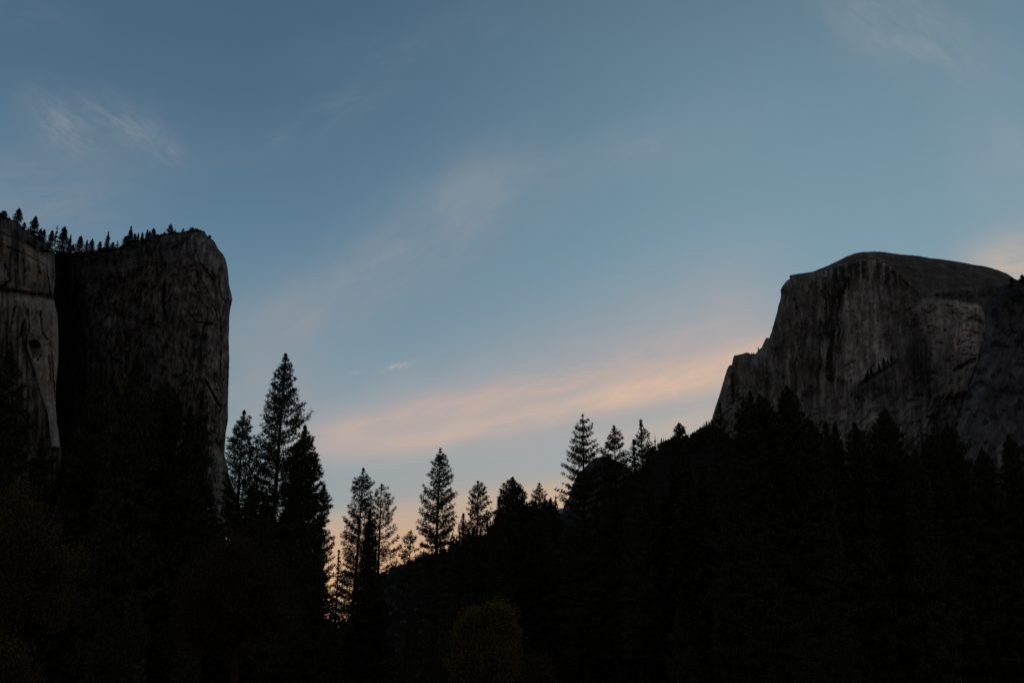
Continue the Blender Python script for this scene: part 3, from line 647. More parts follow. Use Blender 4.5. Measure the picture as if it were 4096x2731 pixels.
for row, (off, Hm) in enumerate(((0, 33), (110, 30), (260, 25), (420, 18), (560, 11))):
    x = -320.0
    while x < 4450:
        x += (52 + 40 * rs.random()) * (1 + .15 * row)
        y = np.interp(x, YL[:, 0], YL[:, 1]) + off + 90 * rs.random() ** 1.5
        if y > 2640: continue
        H = Hm * (.85 + .3 * rs.random())
        dx, dy, dz = ray(x, y); Y = (H - CAMZ) * dy / dz
        if Y > 420: H *= 420 / Y; Y = 420
        if Y < 55: continue
        X = float(at(x, y, Y)[0])
        tv, tt, cv, ct = protos[rs.integers(5)]
        th = rs.random() * 6.28; c, s = math.cos(th), math.sin(th); k = H / 30; kw = k * (.85 + .4 * rs.random())
        def tf(v): return np.stack([(v[:, 0] * c - v[:, 1] * s) * kw + X, (v[:, 0] * s + v[:, 1] * c) * kw + Y, v[:, 2] * k], -1)
        bb.add(tf(cv), ct)
        trunk_only = tt[:8 * 25 * 2]; bt_.add(tf(tv[:8 * 26]), trunk_only)
cv, ct = bb.get(); tv, tt = bt_.get()
V = np.concatenate([cv, tv]); T = np.concatenate([ct, tt + len(cv)])
me = mesh_np('forest', V, tris=T, mat_idx=np.concatenate([np.zeros(len(ct)), np.ones(len(tt))]))
tag(link('forest', me, [M_NEEDLE, M_BARK]), 'black mass of conifers filling the valley floor below the single tree tops', 'forest', None, 'stuff')

# ------------------------------------------------------------------ broadleaf trees in the foreground
def broadleaf(H, lobes, nleaf, ls, seed):
    """lobes: (x, z, rx, rz, depth) balls of foliage; limbs run from the trunk into each lobe"""
    rng = np.random.default_rng(seed); tb, lb = Buf(), Buf()
    tube(tb, [(0, 0, 0), (.1, .05, H * .15), (0, 0, H * .35), (.1, 0, H * .55)], np.array((.3, .22, .17, .1)) * H / 9, 7)
    C = []
    tot = sum(l[2] * l[3] * l[4] for l in lobes)
    for lx, lz, rx, rz, ry in lobes:
        n = int(nleaf * rx * rz * ry / tot)
        ty = rng.normal() * ry * .3
        tube(tb, [(0, 0, min(lz, H * .5) * .6), (lx * .5, ty * .5, lz * .75), (lx, ty, lz), (lx, ty, lz + rz * .6)], np.array((.11, .08, .05, .015)) * H / 9, 5)
        # clumps inside the lobe
        nc = max(10, n // 34)
        d = rng.normal(size=(nc, 3)); d /= np.linalg.norm(d, axis=1, keepdims=True)
        rr = (.30 + .70 * rng.random((nc, 1)) ** .7) * (.70 + .60 * rng.random((nc, 1)) ** 1.5)
        cc = np.array((lx, ty, lz)) + d * rr * np.array((rx, ry, rz))
        for q in cc[::2]: tube(tb, [np.array((lx, ty, lz - rz * .3)), (q + np.array((lx, ty, lz))) / 2, q], np.array((.035, .022, .008)) * H / 9, 3)
        k = rng.integers(0, nc, n)
        C.append(cc[k] + rng.normal(size=(n, 3)) * ls * 2.2)
    C = np.concatenate(C); n = len(C)
    a = rng.normal(size=(n, 3)); a /= np.linalg.norm(a, axis=1, keepdims=True)
    b = np.cross(a, rng.normal(size=(n, 3))); b /= np.linalg.norm(b, axis=1, keepdims=True)
    s = ls * (.6 + .7 * rng.random((n, 1)))
    V = np.stack([C - a * s * .6, C + b * s * .36, C + a * s * .6, C - b * s * .36], 1).reshape(-1, 3)
    k = np.arange(n)[:, None] * 4
    lb.add(V, np.concatenate([k + np.array((0, 1, 2)), k + np.array((0, 2, 3))]))
    return tb.get(), lb.get()

def put_broadleaf(name, Y, cx, lobes_px, nleaf, ls, mat, seed, label, cat, group=None):
    bx = float(at(cx, 2740, Y)[0]); lobes = []
    top = 0
    for x, y, rx, ry in lobes_px:
        X, _, Z = at(x, y, Y); m = Y / FPX / .95
        lobes.append((float(X) - bx, float(Z), rx * m, ry * m, (rx + ry) * .5 * m)); top = max(top, Z + ry * m)
    (tv, tt), (lv, lt) = broadleaf(float(top), lobes, nleaf, ls, seed)
    root = bpy.data.objects.new(name, None); COL.objects.link(root); root.location = (bx, Y, 0); tag(root, label, cat, group)
    link('trunk', mesh_np('trunk', tv, tris=tt), [M_BARK], root)
    link('crown', mesh_np('crown', lv, tris=lt), [mat], root)
G_BL = 'autumn broadleaf trees in the foreground'
put_broadleaf('broadleaf_tree', 62, 60, [(40, 2030, 95, 95), (110, 2130, 110, 100), (-30, 2180, 120, 120), (180, 2260, 130, 85), (260, 2270, 60, 50), (60, 2370, 190, 110), (220, 2430, 75, 80), (-60, 2500, 130, 130)], 42000, .125, M_OLIVE, 3,
              'olive green broadleaf tree turning yellow at the left edge', 'tree', G_BL)
put_broadleaf('broadleaf_tree', 78, 930, [(940, 2250, 110, 110), (830, 2330, 110, 100), (1050, 2320, 100, 110), (930, 2420, 190, 120), (780, 2510, 110, 100), (1080, 2480, 100, 110)], 40000, .14, M_BROWN, 4,
              'dim russet broadleaf tree below the tallest pine', 'tree', G_BL)
put_broadleaf('broadleaf_tree', 70, 1950, [(2005, 2465, 52, 58), (1890, 2490, 52, 50), (1850, 2560, 42, 60), (1950, 2560, 80, 70), (2040, 2540, 36, 50), (1870, 2650, 75, 60), (1980, 2650, 90, 60), (2060, 2590, 30, 22)], 44000, .11, M_YELLOW, 5,
              'golden yellow broadleaf tree with two round tops at the bottom middle', 'tree', G_BL)
put_broadleaf('shrub', 66, 2150, [(2145, 2680, 26, 40), (2165, 2720, 36, 40), (2110, 2740, 40, 30)], 4500, .14, M_BROWN, 6,
              'small rusty shrub right of the golden yellow tree', 'shrub')
put_broadleaf('shrub', 58, 20, [(20, 2620, 60, 60), (60, 2700, 90, 60), (-40, 2700, 90, 70)], 9000, .15, M_OLIVE, 7,
              'olive shrub in the bottom left corner', 'shrub')

# ------------------------------------------------------------------ small trees on the cliff top, ridge and ledge
def little(kind, seed, light=False):
    """a complete small conifer of height 1: trunk, limbs and needle sprays"""
    rng = np.random.default_rng(seed); tb, cb = Buf(), Buf()
    tube(tb, [(0, 0, 0), (.004, 0, .5), (0, .003, 1)], np.array((.022, .014, .004)), 5)
    C, D, SZ = [], [], []
    n = {'cone': 130, 'thin': 42, 'shaggy': 85, 'broad': 120, 'bush': 90}[kind]
    if light: n = n * 2 // 5
    for i in range(n):
        t = rng.random() ** .85
        if kind == 'cone': r = .20 * (1 - t) ** .95 * (.72 + .4 * math.sin(t * 31 + seed) ** 2) + .006; z = .10 + .88 * t
        elif kind == 'thin': r = .15 * (1 - t) ** .6 * (.4 + .6 * rng.random()) + .01; z = .2 + .78 * t
        elif kind == 'shaggy': r = (.17 * (1 - t ** 4) + .03) * (.5 + .6 * vnoise(np.array(t * 7.), np.array(seed * 1.)))  ; z = .18 + .80 * t
        elif kind == 'broad': r = .44 * (1 - t) ** .75 + .02; z = .10 + .84 * t
        else: r = .55 * math.sqrt(max(.02, 1 - t * t)); z = .15 + .8 * t
        a = rng.random() * 6.283; d = np.array((math.cos(a), math.sin(a), -.12 + .5 * rng.random()))
        rr = r * (.45 + .6 * rng.random())
        e = np.array((d[0] * rr, d[1] * rr, z + rr * .15))
        tube(tb, [(0, 0, max(.03, z - rr * .25)), e], np.array((.006, .003)), 3)
        for q in np.linspace(.45, 1, 3): C.append(np.array((e[0] * q, e[1] * q, z + rr * (q - .8) * .3))); D.append(d / np.linalg.norm(d)); SZ.append((1.0 - .62 * t) if kind != 'bush' else 1.0)
    C.append((0, 0, .99)); D.append(np.array((0, 0, 1.))); SZ.append(.3)
    tufts(cb, C, D, np.array(SZ) * {'bush': .15, 'broad': .12, 'thin': .06, 'shaggy': .085}.get(kind, .078) * (1.3 if light else 1), 6 if light else 8, .040 if light else .024, rng, .8)
    (tv, tt), (cv, ct) = tb.get(), cb.get()
    return np.concatenate([cv, tv]), np.concatenate([ct, tt + len(cv)]), np.concatenate([np.zeros(len(ct)), np.ones(len(tt))])
def little_pine(v, narrow):
    pr = lambda z: ((.10 + 4.2 * narrow * (1 - z / 20) ** .75 * (.88 + .16 * math.sin(z * (.8 + .2 * v) + v)) if z > 3 else 2.4 * narrow),) * 2
    (tv, tt), (cv, ct) = conifer(20.0, pr, 'small', 700 + v * 3 + int(narrow * 10), crown0=.02 + .03 * v)
    return np.concatenate([cv, tv]) / 20, np.concatenate([ct, tt + len(cv)]), np.concatenate([np.zeros(len(ct)), np.ones(len(tt))])
LIT = {}
for kind in ('cone', 'thin', 'shaggy', 'broad', 'bush', 'far', 'low'):
    for v in range(3):
        V, T, mi = little('cone' if kind == 'far' else 'bush', 90 + v * 5, True) if kind in ('far', 'low') else little_pine(v, 1.0 if kind == 'cone' else .72) if kind in ('cone', 'shaggy') else little(kind, 40 + v * 7 + len(kind)); me = mesh_np('small ' + kind, V, tris=T, mat_idx=mi)
        me.materials.append(M_NEEDLE); me.materials.append(M_BARK); LIT[kind, v] = me
NLIT = [0]
def small_tree(name, kind, x, ytop, ybase, hw, Y, label, group, cat='tree'):
    NLIT[0] += 1
    bx, _, bz = at(x, ybase, Y); tx, _, tz = at(x, ytop, Y); m = abs(at(x + hw, ytop, Y)[0] - tx)
    h = float(tz - bz); o = bpy.data.objects.new(name, LIT[kind, NLIT[0] % 3]); COL.objects.link(o)
    ref = {'cone': .135, 'thin': .15, 'shaggy': .16, 'broad': .44, 'bush': .55}[kind]
    sink = .06 * h
    o.location = (float(bx), Y, float(bz) - sink); w = float(m) / ref
    o.scale = (w, w, h + sink); o.rotation_euler = (0, 0, NLIT[0] * 2.4)
    return tag(o, label, cat, group)
GT = 'small conifers along the left cliff rim'
RIM_T = [ # kind, x, top, base, half width, distance, label
 ('bush', 14, 845, 876, 20, 1480, 'bushy tree cut by the left frame on top of the pale buttress', 'pine_tree'),
 ('cone', 70, 833, 892, 17, 1480, 'upright conifer standing highest on the rim of the pale buttress', 'pine_tree'),
 ('cone', 95, 889, 914, 9, 1480, 'tiny conifer between the two big conifers on the buttress rim', 'pine_tree'),
 ('cone', 133, 866, 942, 21, 1480, 'broad pointed conifer on the sloping rim of the pale buttress', 'pine_tree'),
 ('cone', 158, 914, 964, 11, 1480, 'left half of a twin topped conifer lower on the buttress rim', 'pine_tree'),
 ('cone', 171, 917, 966, 12, 1480, 'right half of a twin topped conifer lower on the buttress rim', 'pine_tree'),
 ('cone', 200, 922, 990, 16, 1490, 'dark conifer left of the thin sparse one where the buttress rim ends', 'pine_tree'),
 ('thin', 219, 903, 985, 13, 1560, 'thin sparse conifer with bare twigs above the cliff notch', 'pine_tree'),
 ('cone', 245, 907, 1016, 24, 1760, 'big thick conifer standing in the notch between the cliffs', 'pine_tree'),
 ('shaggy', 274, 938, 1016, 14, 1760, 'loose conifer just right of the big thick conifer in the notch', 'pine_tree'),
 ('bush', 288, 978, 1016, 13, 1760, 'low round conifer clump in the notch between the cliffs', 'pine_tree'),
 ('cone', 315, 944, 1018, 18, 1760, 'stout conifer left of two slim spires on the dark cliff rim', 'pine_tree'),
 ('cone', 342, 959, 1016, 9, 1760, 'left slim spire conifer on the low part of the dark cliff rim', 'fir_tree'),
 ('cone', 362, 955, 1014, 14, 1760, 'right slim spire conifer on the low part of the dark cliff rim', 'fir_tree'),
 ('cone', 397, 965, 1006, 11, 1760, 'short conifer left of the shaggy column tree on the dark cliff rim', 'pine_tree'),
 ('shaggy', 426, 927, 998, 15, 1760, 'shaggy column shaped conifer on the dark cliff rim', 'pine_tree'),
 ('cone', 449, 967, 993, 9, 1760, 'small conifer right of the shaggy column tree', 'pine_tree'),
 ('thin', 468, 963, 991, 10, 1760, 'half bare little tree in the dip of the dark cliff rim', 'pine_tree'),
 ('shaggy', 517, 905, 980, 18, 1770, 'tallest conifer on the dark cliff rim, drooping branches', 'pine_tree'),
 ('bush', 503, 945, 982, 18, 1770, 'bushy growth at the foot of the tallest rim conifer', 'pine_tree'),
 ('cone', 537, 934, 968, 10, 1770, 'little conifer close right of the tallest rim conifer', 'pine_tree'),
 ('shaggy', 550, 930, 968, 9, 1770, 'left of two ragged short conifers mid way along the dark rim', 'pine_tree'),
 ('shaggy', 566, 929, 970, 12, 1770, 'right of two ragged short conifers mid way along the dark rim', 'pine_tree'),
 ('shaggy', 586, 918, 962, 11, 1770, 'blunt conifer of the close trio on the dark cliff rim', 'pine_tree'),
 ('cone', 596, 924, 960, 9, 1770, 'middle lower conifer of the close trio on the dark cliff rim', 'pine_tree'),
 ('cone', 612, 913, 950, 12, 1770, 'pointed right conifer of the close trio on the dark cliff rim', 'pine_tree'),
 ('bush', 632, 938, 948, 12, 1770, 'low scrub right of the trio of rim conifers', 'shrub'),
 ('cone', 655, 928, 941, 5, 1770, 'tiny conifer left of the wide dark tree near the summit', 'pine_tree'),
 ('broad', 680, 893, 936, 19, 1770, 'wide flat branched dark tree with a dead tip near the cliff summit', 'pine_tree'),
 ('thin', 700, 916, 932, 6, 1770, 'tiny sparse tree right of the wide flat branched tree', 'pine_tree'),
 ('thin', 732, 913, 932, 11, 1770, 'sparse grey sapling on the flat of the cliff summit', 'pine_tree'),
 ('bush', 768, 910, 928, 15, 1770, 'dark shrub beside the summit boulder of the cliff', 'shrub'),
 ('bush', 838, 941, 956, 10, 1770, 'small bush overhanging the right corner of the cliff', 'shrub'),
]
for k, x, yt, yb, hw, Y, lab, nm in RIM_T: small_tree(nm, k, x, yt, yb, hw, Y, lab, GT, 'shrub' if nm == 'shrub' else 'tree')
scr = Buf(); rs2 = np.random.default_rng(9)
RX, RY = [0, 62, 103, 147, 205, 235, 310, 376, 409, 475, 533, 570, 621, 674, 745, 800], [849, 885, 918, 945, 988, 1011, 1012, 1007, 994, 989, 960, 962, 944, 932, 929, 918]
for i in range(230):
    x = 5 + 800 * rs2.random() if i < 110 else 215 + 430 * rs2.random(); y = np.interp(x, RX, RY) + (rs2.random() * 9 - 3 if i < 110 else 4 + 34 * rs2.random() ** 1.5)
    h = 7 + 9 * rs2.random() ** 2; hw = 4 + 6 * rs2.random(); Y = (1476 if x < 215 else 1765); me = LIT['low', i % 3]
    n = len(me.vertices); co = np.empty(n * 3, np.float32); me.vertices.foreach_get('co', co); co = co.reshape(-1, 3)
    tri = np.empty(len(me.loops), np.int32); me.loops.foreach_get('vertex_index', tri); bx, _, bz = at(x, y + h * .5, Y); mm = Y / FPX
    scr.add(co * np.array((hw * mm / .55, hw * mm / .55, h * mm)) + np.array((bx, Y, bz)), tri.reshape(-1, 3))
V, T = scr.get(); tag(link('scrub', mesh_np('scrub', V, tris=T), [M_NEEDLE]), 'low dark scrub along the rim of the left cliffs', 'scrub', None, 'stuff')
GR = 'small conifers along the wooded ridge'
RIDGE = [
 ('thin', 2622, 1744, 1800, 8, 'slim stalk topped tree on the lower left end of the wooded ridge', 'pine_tree'),
 ('bush', 2634, 1772, 1800, 8, 'low bush by the slim stalk topped tree on the ridge', 'shrub'),
 ('shaggy', 2647, 1752, 1796, 8, 'left of two paired tree tops on the lower ridge', 'pine_tree'),
 ('shaggy', 2656, 1752, 1792, 7, 'right of two paired tree tops on the lower ridge', 'pine_tree'),
 ('bush', 2665, 1758, 1785, 9, 'round topped tree beside the paired tops on the ridge', 'pine_tree'),
 ('cone', 2674, 1755, 1790, 8, 'pointed tree right of the round topped one on the ridge', 'pine_tree'),
 ('shaggy', 2685, 1746, 1782, 6, 'narrow tree with a gap on its left on the ridge', 'pine_tree'),
 ('cone', 2696, 1747, 1780, 8, 'tree touching the left side of the compact dark tree top on the ridge', 'pine_tree'),
 ('shaggy', 2744, 1729, 1762, 8, 'tree on the ridge right of the compact dark tree top', 'pine_tree'),
 ('shaggy', 2765, 1735, 1755, 6, 'small tree right of the bare snag on the ridge', 'pine_tree'),
 ('cone', 2772, 1727, 1752, 6, None, 'pine_tree'), ('cone', 2780, 1723, 1748, 6, None, 'pine_tree'), ('cone', 2789, 1716, 1745, 5, None, 'pine_tree'), ('bush', 2798, 1714, 1738, 8, None, 'pine_tree'),
 ('cone', 2804, 1705, 1735, 6, None, 'pine_tree'), ('cone', 2812, 1703, 1730, 6, None, 'pine_tree'), ('shaggy', 2818, 1691, 1725, 6, None, 'pine_tree'), ('cone', 2828, 1682, 1718, 6, None, 'pine_tree'),
 ('shaggy', 2838, 1678, 1712, 6, None, 'pine_tree'), ('cone', 2847, 1676, 1708, 6, None, 'pine_tree')]
for k, x, yt, yb, hw, lab, nm in RIDGE:
    small_tree(nm, k, x, yt, yb, hw, 1490, lab or 'tiny conifer in the even row climbing the ridge to the dome', GR if lab else 'row of tiny conifers climbing the ridge to the dome', 'shrub' if nm == 'shrub' else 'tree')
# a bare snag
b = Buf(); tube(b, [(0, 0, 0), (.02, 0, .5), (0, 0, 1)], (.05, .035, .012), 6); tube(b, [(0, 0, .5), (.09, 0, .62)], (.02, .006), 4); tube(b, [(.01, 0, .35), (-.07, .02, .47)], (.02, .006), 4)
V, T = b.get(); sx, _, sz = at(2753, 1760, 1490); tz = at(2753, 1724, 1490)[2]
o = link('dead_tree', mesh_np('dead_tree', V, tris=T), [M_BARK], None, (float(sx), 1490, float(sz))); h = float(tz - sz); o.scale = (h, h, h); tag(o, 'bare snag standing on the wooded ridge', 'dead tree')
# more of the same wood on the slope, uncountable
rs = np.random.default_rng(5); bb = Buf(); mats = []
HBX, HBY = [2500, 2545, 2600, 2640, 2700, 2760, 2800, 2830, 2850, 2900, 3400], [1925, 1890, 1818, 1792, 1768, 1750, 1727, 1704, 1694, 1730, 1930]
HAX, HAY = [1400, 1470, 1516, 1588, 1659, 1715, 1802, 1870, 1940, 2010, 2130, 2220, 2300], [2470, 2385, 2316, 2268, 2252, 2233, 2204, 2165, 2135, 2075, 2048, 2044, 2070]
wood = []
for i in range(90): x = 2590 + 265 * rs.random(); wood.append((x, np.interp(x, HBX, HBY) - 3 - 13 * rs.random() - (9 if x < 2710 else 0), 24 + 16 * rs.random(), 6 + 3 * rs.random(), 1478))
for i in range(560): x = 2520 + (360 if i < 300 else 900) * rs.random(); wood.append((x, np.interp(x, HBX, HBY) + 4 + 260 * rs.random() ** 1.3, 26 + 14 * rs.random(), 7 + 4 * rs.random(), 1440))
for i in range(60): x = 1505 + 270 * rs.random(); wood.append((x, np.interp(x, HAX, HAY) - 2 - 14 * rs.random(), 22 + 16 * rs.random(), 7 + 4 * rs.random(), 735))
for i in range(150): x = 1500 + 300 * rs.random(); wood.append((x, np.interp(x, HAX, HAY) + 10 + 130 * rs.random(), 24 + 22 * rs.random(), 8 + 5 * rs.random(), 715))
for i in range(34): x = 1480 + 300 * rs.random(); wood.append((x, np.interp(x, HAX, HAY) - 2 - 34 * rs.random() ** 1.3, 44 + 36 * rs.random(), 11 + 7 * rs.random(), 715))
for i in range(75): x = 1775 + 450 * rs.random(); wood.append((x, np.interp(x, HAX, HAY) - 8 - 62 * rs.random(), 60 + 40 * rs.random(), 13 + 8 * rs.random(), 715))
for i in range(260): x = 1775 + 480 * rs.random(); wood.append((x, np.interp(x, HAX, HAY) + 10 + 160 * rs.random(), 50 + 40 * rs.random(), 13 + 8 * rs.random(), 690))
for x, y0, h, hw, Y in wood:
    me = LIT[('far', 'far', 'far', 'low')[rs.integers(4)] if h < 40 else 'far', rs.integers(3)]
    n = len(me.vertices); co = np.empty(n * 3, np.float32); me.vertices.foreach_get('co', co); co = co.reshape(-1, 3)
    tri = np.empty(len(me.loops), np.int32); me.loops.foreach_get('vertex_index', tri); tri = tri.reshape(-1, 3)
    bx, _, bz = at(x, y0 + h, Y); mm = Y / FPX; th = rs.random() * 6.28; cc, s_ = math.cos(th), math.sin(th)
    q = np.stack([co[:, 0] * cc - co[:, 1] * s_, co[:, 0] * s_ + co[:, 1] * cc, co[:, 2]], -1)
    bb.add(q * np.array((hw * mm / .21, hw * mm / .21, h * mm)) + np.array((bx, Y, bz)), tri)
V, T = bb.get()
tag(link('hillside_forest', mesh_np('hillside_forest', V, tris=T), [M_NEEDLE]), 'dark wood covering the two valley hills', 'forest', None, 'stuff')
# ledge trees on the dome
GL = 'tiny trees on the ledge of the dome'
for k, x, yt, yb, hw, lab in (('cone', 3466, 1496, 1530, 7, 'lowest tiny tree on the ramp ledge across the dome face'), ('cone', 3474, 1478, 1522, 7, 'second tiny tree up the ramp ledge across the dome face'), ('cone', 3487, 1466, 1502, 6, 'third tiny tree up the ramp ledge across the dome face'),
                             ('cone', 3518, 1453, 1490, 7, 'slim tiny tree midway up the ramp ledge of the dome'), ('cone', 3538, 1430, 1468, 8, 'largest tiny tree on the ramp ledge of the dome'), ('cone', 3552, 1436, 1458, 5, 'small tree right of the largest one on the ramp ledge'), ('cone', 3566, 1418, 1446, 6, 'highest tiny tree on the ramp ledge of the dome')):
    small_tree('pine_tree', k, x, yt, yb, hw, 3480, lab, GL)
for x, yt, yb, hw, lab in ((3008, 1411, 1422, 4, 'tiny bush left in the saddle on the dome shoulder'), (3015, 1411, 1422, 4, 'tiny bush right in the saddle on the dome shoulder'), (3034, 1389, 1408, 4, 'tiny tree above the saddle on the dome shoulder')):
    small_tree('shrub', 'bush', x, yt, yb, hw, 3640, lab, 'tiny bushes on the dome shoulder', 'shrub')
for k, x, yt, yb, hw, lab in (('bush', 4050, 1110, 1140, 14, 'dark bush where the dome meets the right slope'), ('cone', 4092, 1098, 1130, 12, 'tree on the skyline at the right frame edge')):
    small_tree('pine_tree', k, x, yt, yb, hw, 2900, lab, 'trees on the right slope')

# ------------------------------------------------------------------ sky
SUN_AZ, SUN_EL = az_el(2235, 2300)[0], 1.0
w = bpy.data.worlds.new('World'); SC.world = w; w.use_nodes = True
nt = w.node_tree; bg = nt.nodes['Background']
tc = nt.nodes.new('ShaderNodeTexCoord'); sp = nt.nodes.new('ShaderNodeSeparateXYZ'); nt.links.new(tc.outputs['Generated'], sp.inputs[0])
X, Yy, Z = (S(nt, sp.outputs[i]) for i in range(3))
AZ = X.m('ARCTAN2', Yy) * (180 / math.pi); EL = Z.m('ARCSINE') * (180 / math.pi)
f = EL.m('MAXIMUM', 0.0) / 90.0
E = lambda d: d / 90
left = ramp(nt, f, [(E(0), lin(206, 160, 112)), (E(5), lin(206, 168, 132)), (E(6.7), lin(196, 166, 140)), (E(8.8), lin(140, 158, 164)), (E(12), lin(134, 155, 164)), (E(17), lin(114, 143, 160)), (E(23), lin(91, 124, 147)), (E(29), lin(76, 106, 130)), (E(36), lin(68, 96, 119)), (E(60), lin(62, 86, 108)), (E(90), lin(62, 80, 98))])
right = ramp(nt, f, [(E(0), lin(240, 165, 88)), (E(7.4), lin(234, 172, 106)), (E(9.5), lin(200, 172, 148)), (E(11.3), lin(158, 168, 170)), (E(16), lin(140, 160, 170)), (E(22), lin(122, 152, 168)), (E(29), lin(108, 138, 156)), (E(36), lin(92, 118, 136)), (E(60), lin(66, 90, 110)), (E(90), lin(62, 80, 98))])
base = mixc(nt, AZ.sm(-16, 17), left, right)
# the sky away from the glow, behind the viewer
back = ramp(nt, f, [(0, lin(70, 70, 78)), (E(6), lin(98, 91, 88)), (E(15), lin(120, 110, 102)), (E(30), lin(112, 108, 106)), (E(60), lin(78, 88, 104)), (1, lin(62, 80, 98))])
base = mixc(nt, AZ.m('ABSOLUTE').sm(40, 120), base, back)

def cloud(c, p0, p1, wu, wl, col, alpha, ks, kt, lo, a, b, seed, ends=.25, warp=.8, w1=None):
    """a streak of high cloud along a line in the sky, broken up by stretched noise"""
    u0, v0 = az_el(*p0); u1, v1 = az_el(*p1); L = math.hypot(u1 - u0, v1 - v0); du, dv = (u1 - u0) / L, (v1 - v0) / L
    U, V = AZ - u0, EL - v0
    s = U * du + V * dv; t = V * du - U * dv
    n0 = noise(nt, comb(nt, s * .09, t * .25, seed + 50.0), 1, 3); t = t + (n0 - .5) * (2 * warp)
    q = s / L
    kk = 1.0 if w1 is None else (q.m('MAXIMUM', 0.0).m('MINIMUM', 1.3) * (w1 - 1) + 1.0)
    tu = (t.m('MAXIMUM', 0.0) / wu); tl = (t.m('MINIMUM', 0.0) / wl)
    if w1 is not None: tu = tu / kk; tl = tl / kk
    g = (tu * tu + tl * tl) * -1.0
    mask = g.m('EXPONENT') * q.sm(-ends, ends) * (1.0 - q.sm(1 - ends, 1 + ends))
    n = noise(nt, comb(nt, s * ks, t * kt, float(seed)), 1, 7, .6, .3)
    n2 = noise(nt, comb(nt, s * (ks * 2.2), t * (kt * 4.5), float(seed) + 31.7), 1, 6, .62, .6)
    n = n * .68 + n2 * .32
    fac = mask * (n.sm(a, b) * (1 - lo) + lo) * alpha
    return mixc(nt, fac, c, lin(*col))
c = base
c = cloud(c, (860, 1480), (2050, 700), 2.2, 2.4, (148, 151, 158), .54, .20, .34, .36, .36, .66, 1, .25, 1.4)
c = cloud(c, (1650, 850), (2950, 440), 1.4, 1.8, (144, 155, 164), .30, .20, .42, .35, .38, .68, 21, .25, 1.2)
c = cloud(c, (60, 430), (720, 600), 1.9, 1.9, (128, 138, 150), .34, .25, .40, .4, .38, .70, 41, .35, 1.0)
c = cloud(c, (150, 400), (360, 590), 1.2, 1.2, (140, 147, 156), .78, .40, .55, .0, .38, .70, 2, .5, .8)
c = cloud(c, (390, 420), (690, 620), .8, .8, (140, 147, 156), .80, .45, .70, .05, .38, .70, 22, .35, .7)
c = cloud(c, (-300, 900), (520, 760), 2.4, 2.6, (134, 144, 154), .55, .18, .35, .25, .35, .7, 3, .3, 1.5)
c = cloud(c, (-200, 20), (280, 60), 1.0, 1.0, (106, 124, 138), .5, .2, .4, .1, .4, .7, 4, .4, 1)
c = cloud(c, (3350, -60), (3900, 260), 2.2, 2.0, (144, 153, 160), .72, .25, .35, .2, .36, .68, 5, .4, 1.4)
c = cloud(c, (3850, 500), (4300, 800), 3.0, 3.0, (150, 160, 168), .35, .2, .35, .3, .36, .68, 25, .4, 1.4)
c = cloud(c, (850, 620), (1600, 330), 1.2, 1.4, (104, 126, 142), .65, .2, .45, .15, .38, .7, 6, .3, 1)
c = cloud(c, (1250, 230), (2100, 100), 1.0, 1.0, (100, 124, 142), .4, .25, .5, .1, .38, .7, 26, .3, 1)
c = cloud(c, (880, 1400), (1320, 1150), 1.4, 2.4, (158, 154, 156), .40, .18, .4, .35, .35, .68, 7, .4, 1.2)
c = cloud(c, (880, 1680), (1250, 1520), 1.4, 1.5, (164, 156, 152), .50, .2, .45, .35, .35, .68, 8, .4, 1.2)
# the glowing band: a grey veil, two pink streaks in it, a peach end at the right
c = cloud(c, (1150, 1790), (3150, 1400), 1.75, 1.30, (180, 168, 166), .82, .10, .36, .62, .34, .60, 9, .12, .8, 2.6)
c = cloud(c, (1230, 1755), (2800, 1360), .62, .60, (200, 174, 160), .66, .16, .60, .15, .38, .62, 10, .15, .5, 1.3)
c = cloud(c, (1480, 1785), (3000, 1470), .50, .50, (208, 180, 160), .62, .16, .60, .15, .38, .62, 27, .22, .35, 1.5)
c = cloud(c, (2250, 1640), (3250, 1370), .60, .62, (220, 186, 160), .80, .18, .50, .25, .36, .60, 11, .30, .5, 1.8)
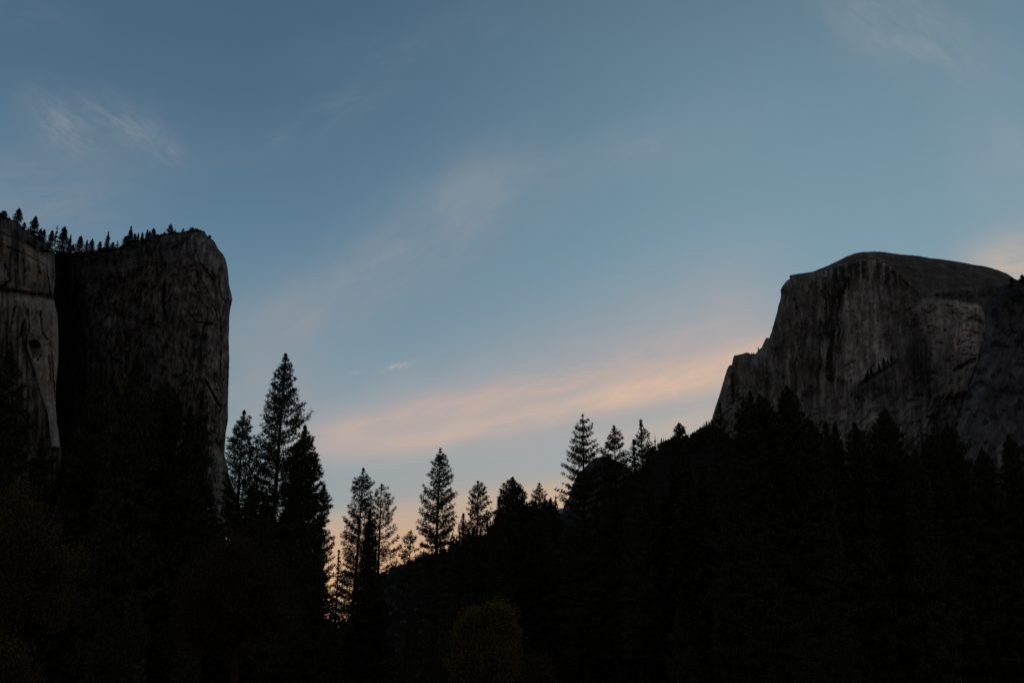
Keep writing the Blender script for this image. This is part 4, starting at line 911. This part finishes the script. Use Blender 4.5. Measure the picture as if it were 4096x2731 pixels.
# the low glow and right flank
c = cloud(c, (1200, 2090), (2500, 1935), .60, 1.6, (214, 176, 140), .45, .12, .40, .55, .34, .64, 12, .25, .4)
c = cloud(c, (2330, 1790), (2950, 1660), .6, .9, (206, 182, 162), .6, .18, .5, .35, .35, .65, 13, .2, .4)
c = cloud(c, (3880, 1120), (4500, 980), 1.4, 2.0, (214, 184, 162), .75, .2, .45, .4, .34, .62, 14, .3, .6)
c = cloud(c, (1530, 1482), (1640, 1458), .20, .16, (196, 186, 180), .6, 1.6, 2.0, .0, .42, .64, 15, .4, .3)
c = cloud(c, (1405, 1486), (1460, 1474), .18, .14, (176, 176, 176), .5, 1.0, 2.2, .0, .38, .62, 16, .4, .2)
# a little of the physical twilight sky
ns = nt.nodes.new('ShaderNodeTexSky'); ns.sky_type = 'NISHITA'; ns.sun_disc = False
ns.sun_elevation = R(SUN_EL); ns.sun_rotation = R(SUN_AZ)
sc_ = nt.nodes.new('ShaderNodeVectorMath'); sc_.operation = 'SCALE'; nt.links.new(ns.outputs[0], sc_.inputs[0]); sc_.inputs['Scale'].default_value = .004
c = mixc(nt, 1.0, c, sc_.outputs[0], 'ADD')
nt.links.new(c, bg.inputs['Color']); bg.inputs['Strength'].default_value = 1.0

sl = bpy.data.lights.new('sun', 'SUN'); sl.energy = .05; sl.angle = R(10); sl.color = (1, .75, .5)
so = bpy.data.objects.new('sun', sl); COL.objects.link(so)
from mathutils import Vector
d = Vector((math.sin(R(SUN_AZ)) * math.cos(R(SUN_EL)), math.cos(R(SUN_AZ)) * math.cos(R(SUN_EL)), math.sin(R(SUN_EL))))
so.rotation_euler = d.to_track_quat('Z', 'Y').to_euler()

# ------------------------------------------------------------------ camera and render
cam = bpy.data.cameras.new('camera'); co = bpy.data.objects.new('camera', cam); COL.objects.link(co)
co.location = (0, 0, CAMZ); co.rotation_euler = (R(90) + PITCH, 0, 0)
cam.sensor_width = 36; cam.lens = FPX / 4096 * 36; cam.clip_start = .1; cam.clip_end = 40000
SC.camera = co
SC.view_settings.view_transform = 'Standard'; SC.view_settings.look = 'None'; SC.view_settings.exposure = 0; SC.view_settings.gamma = 1
SC.cycles.max_bounces = 2; SC.cycles.diffuse_bounces = 1; SC.cycles.transmission_bounces = 1
SC.cycles.use_denoising = False
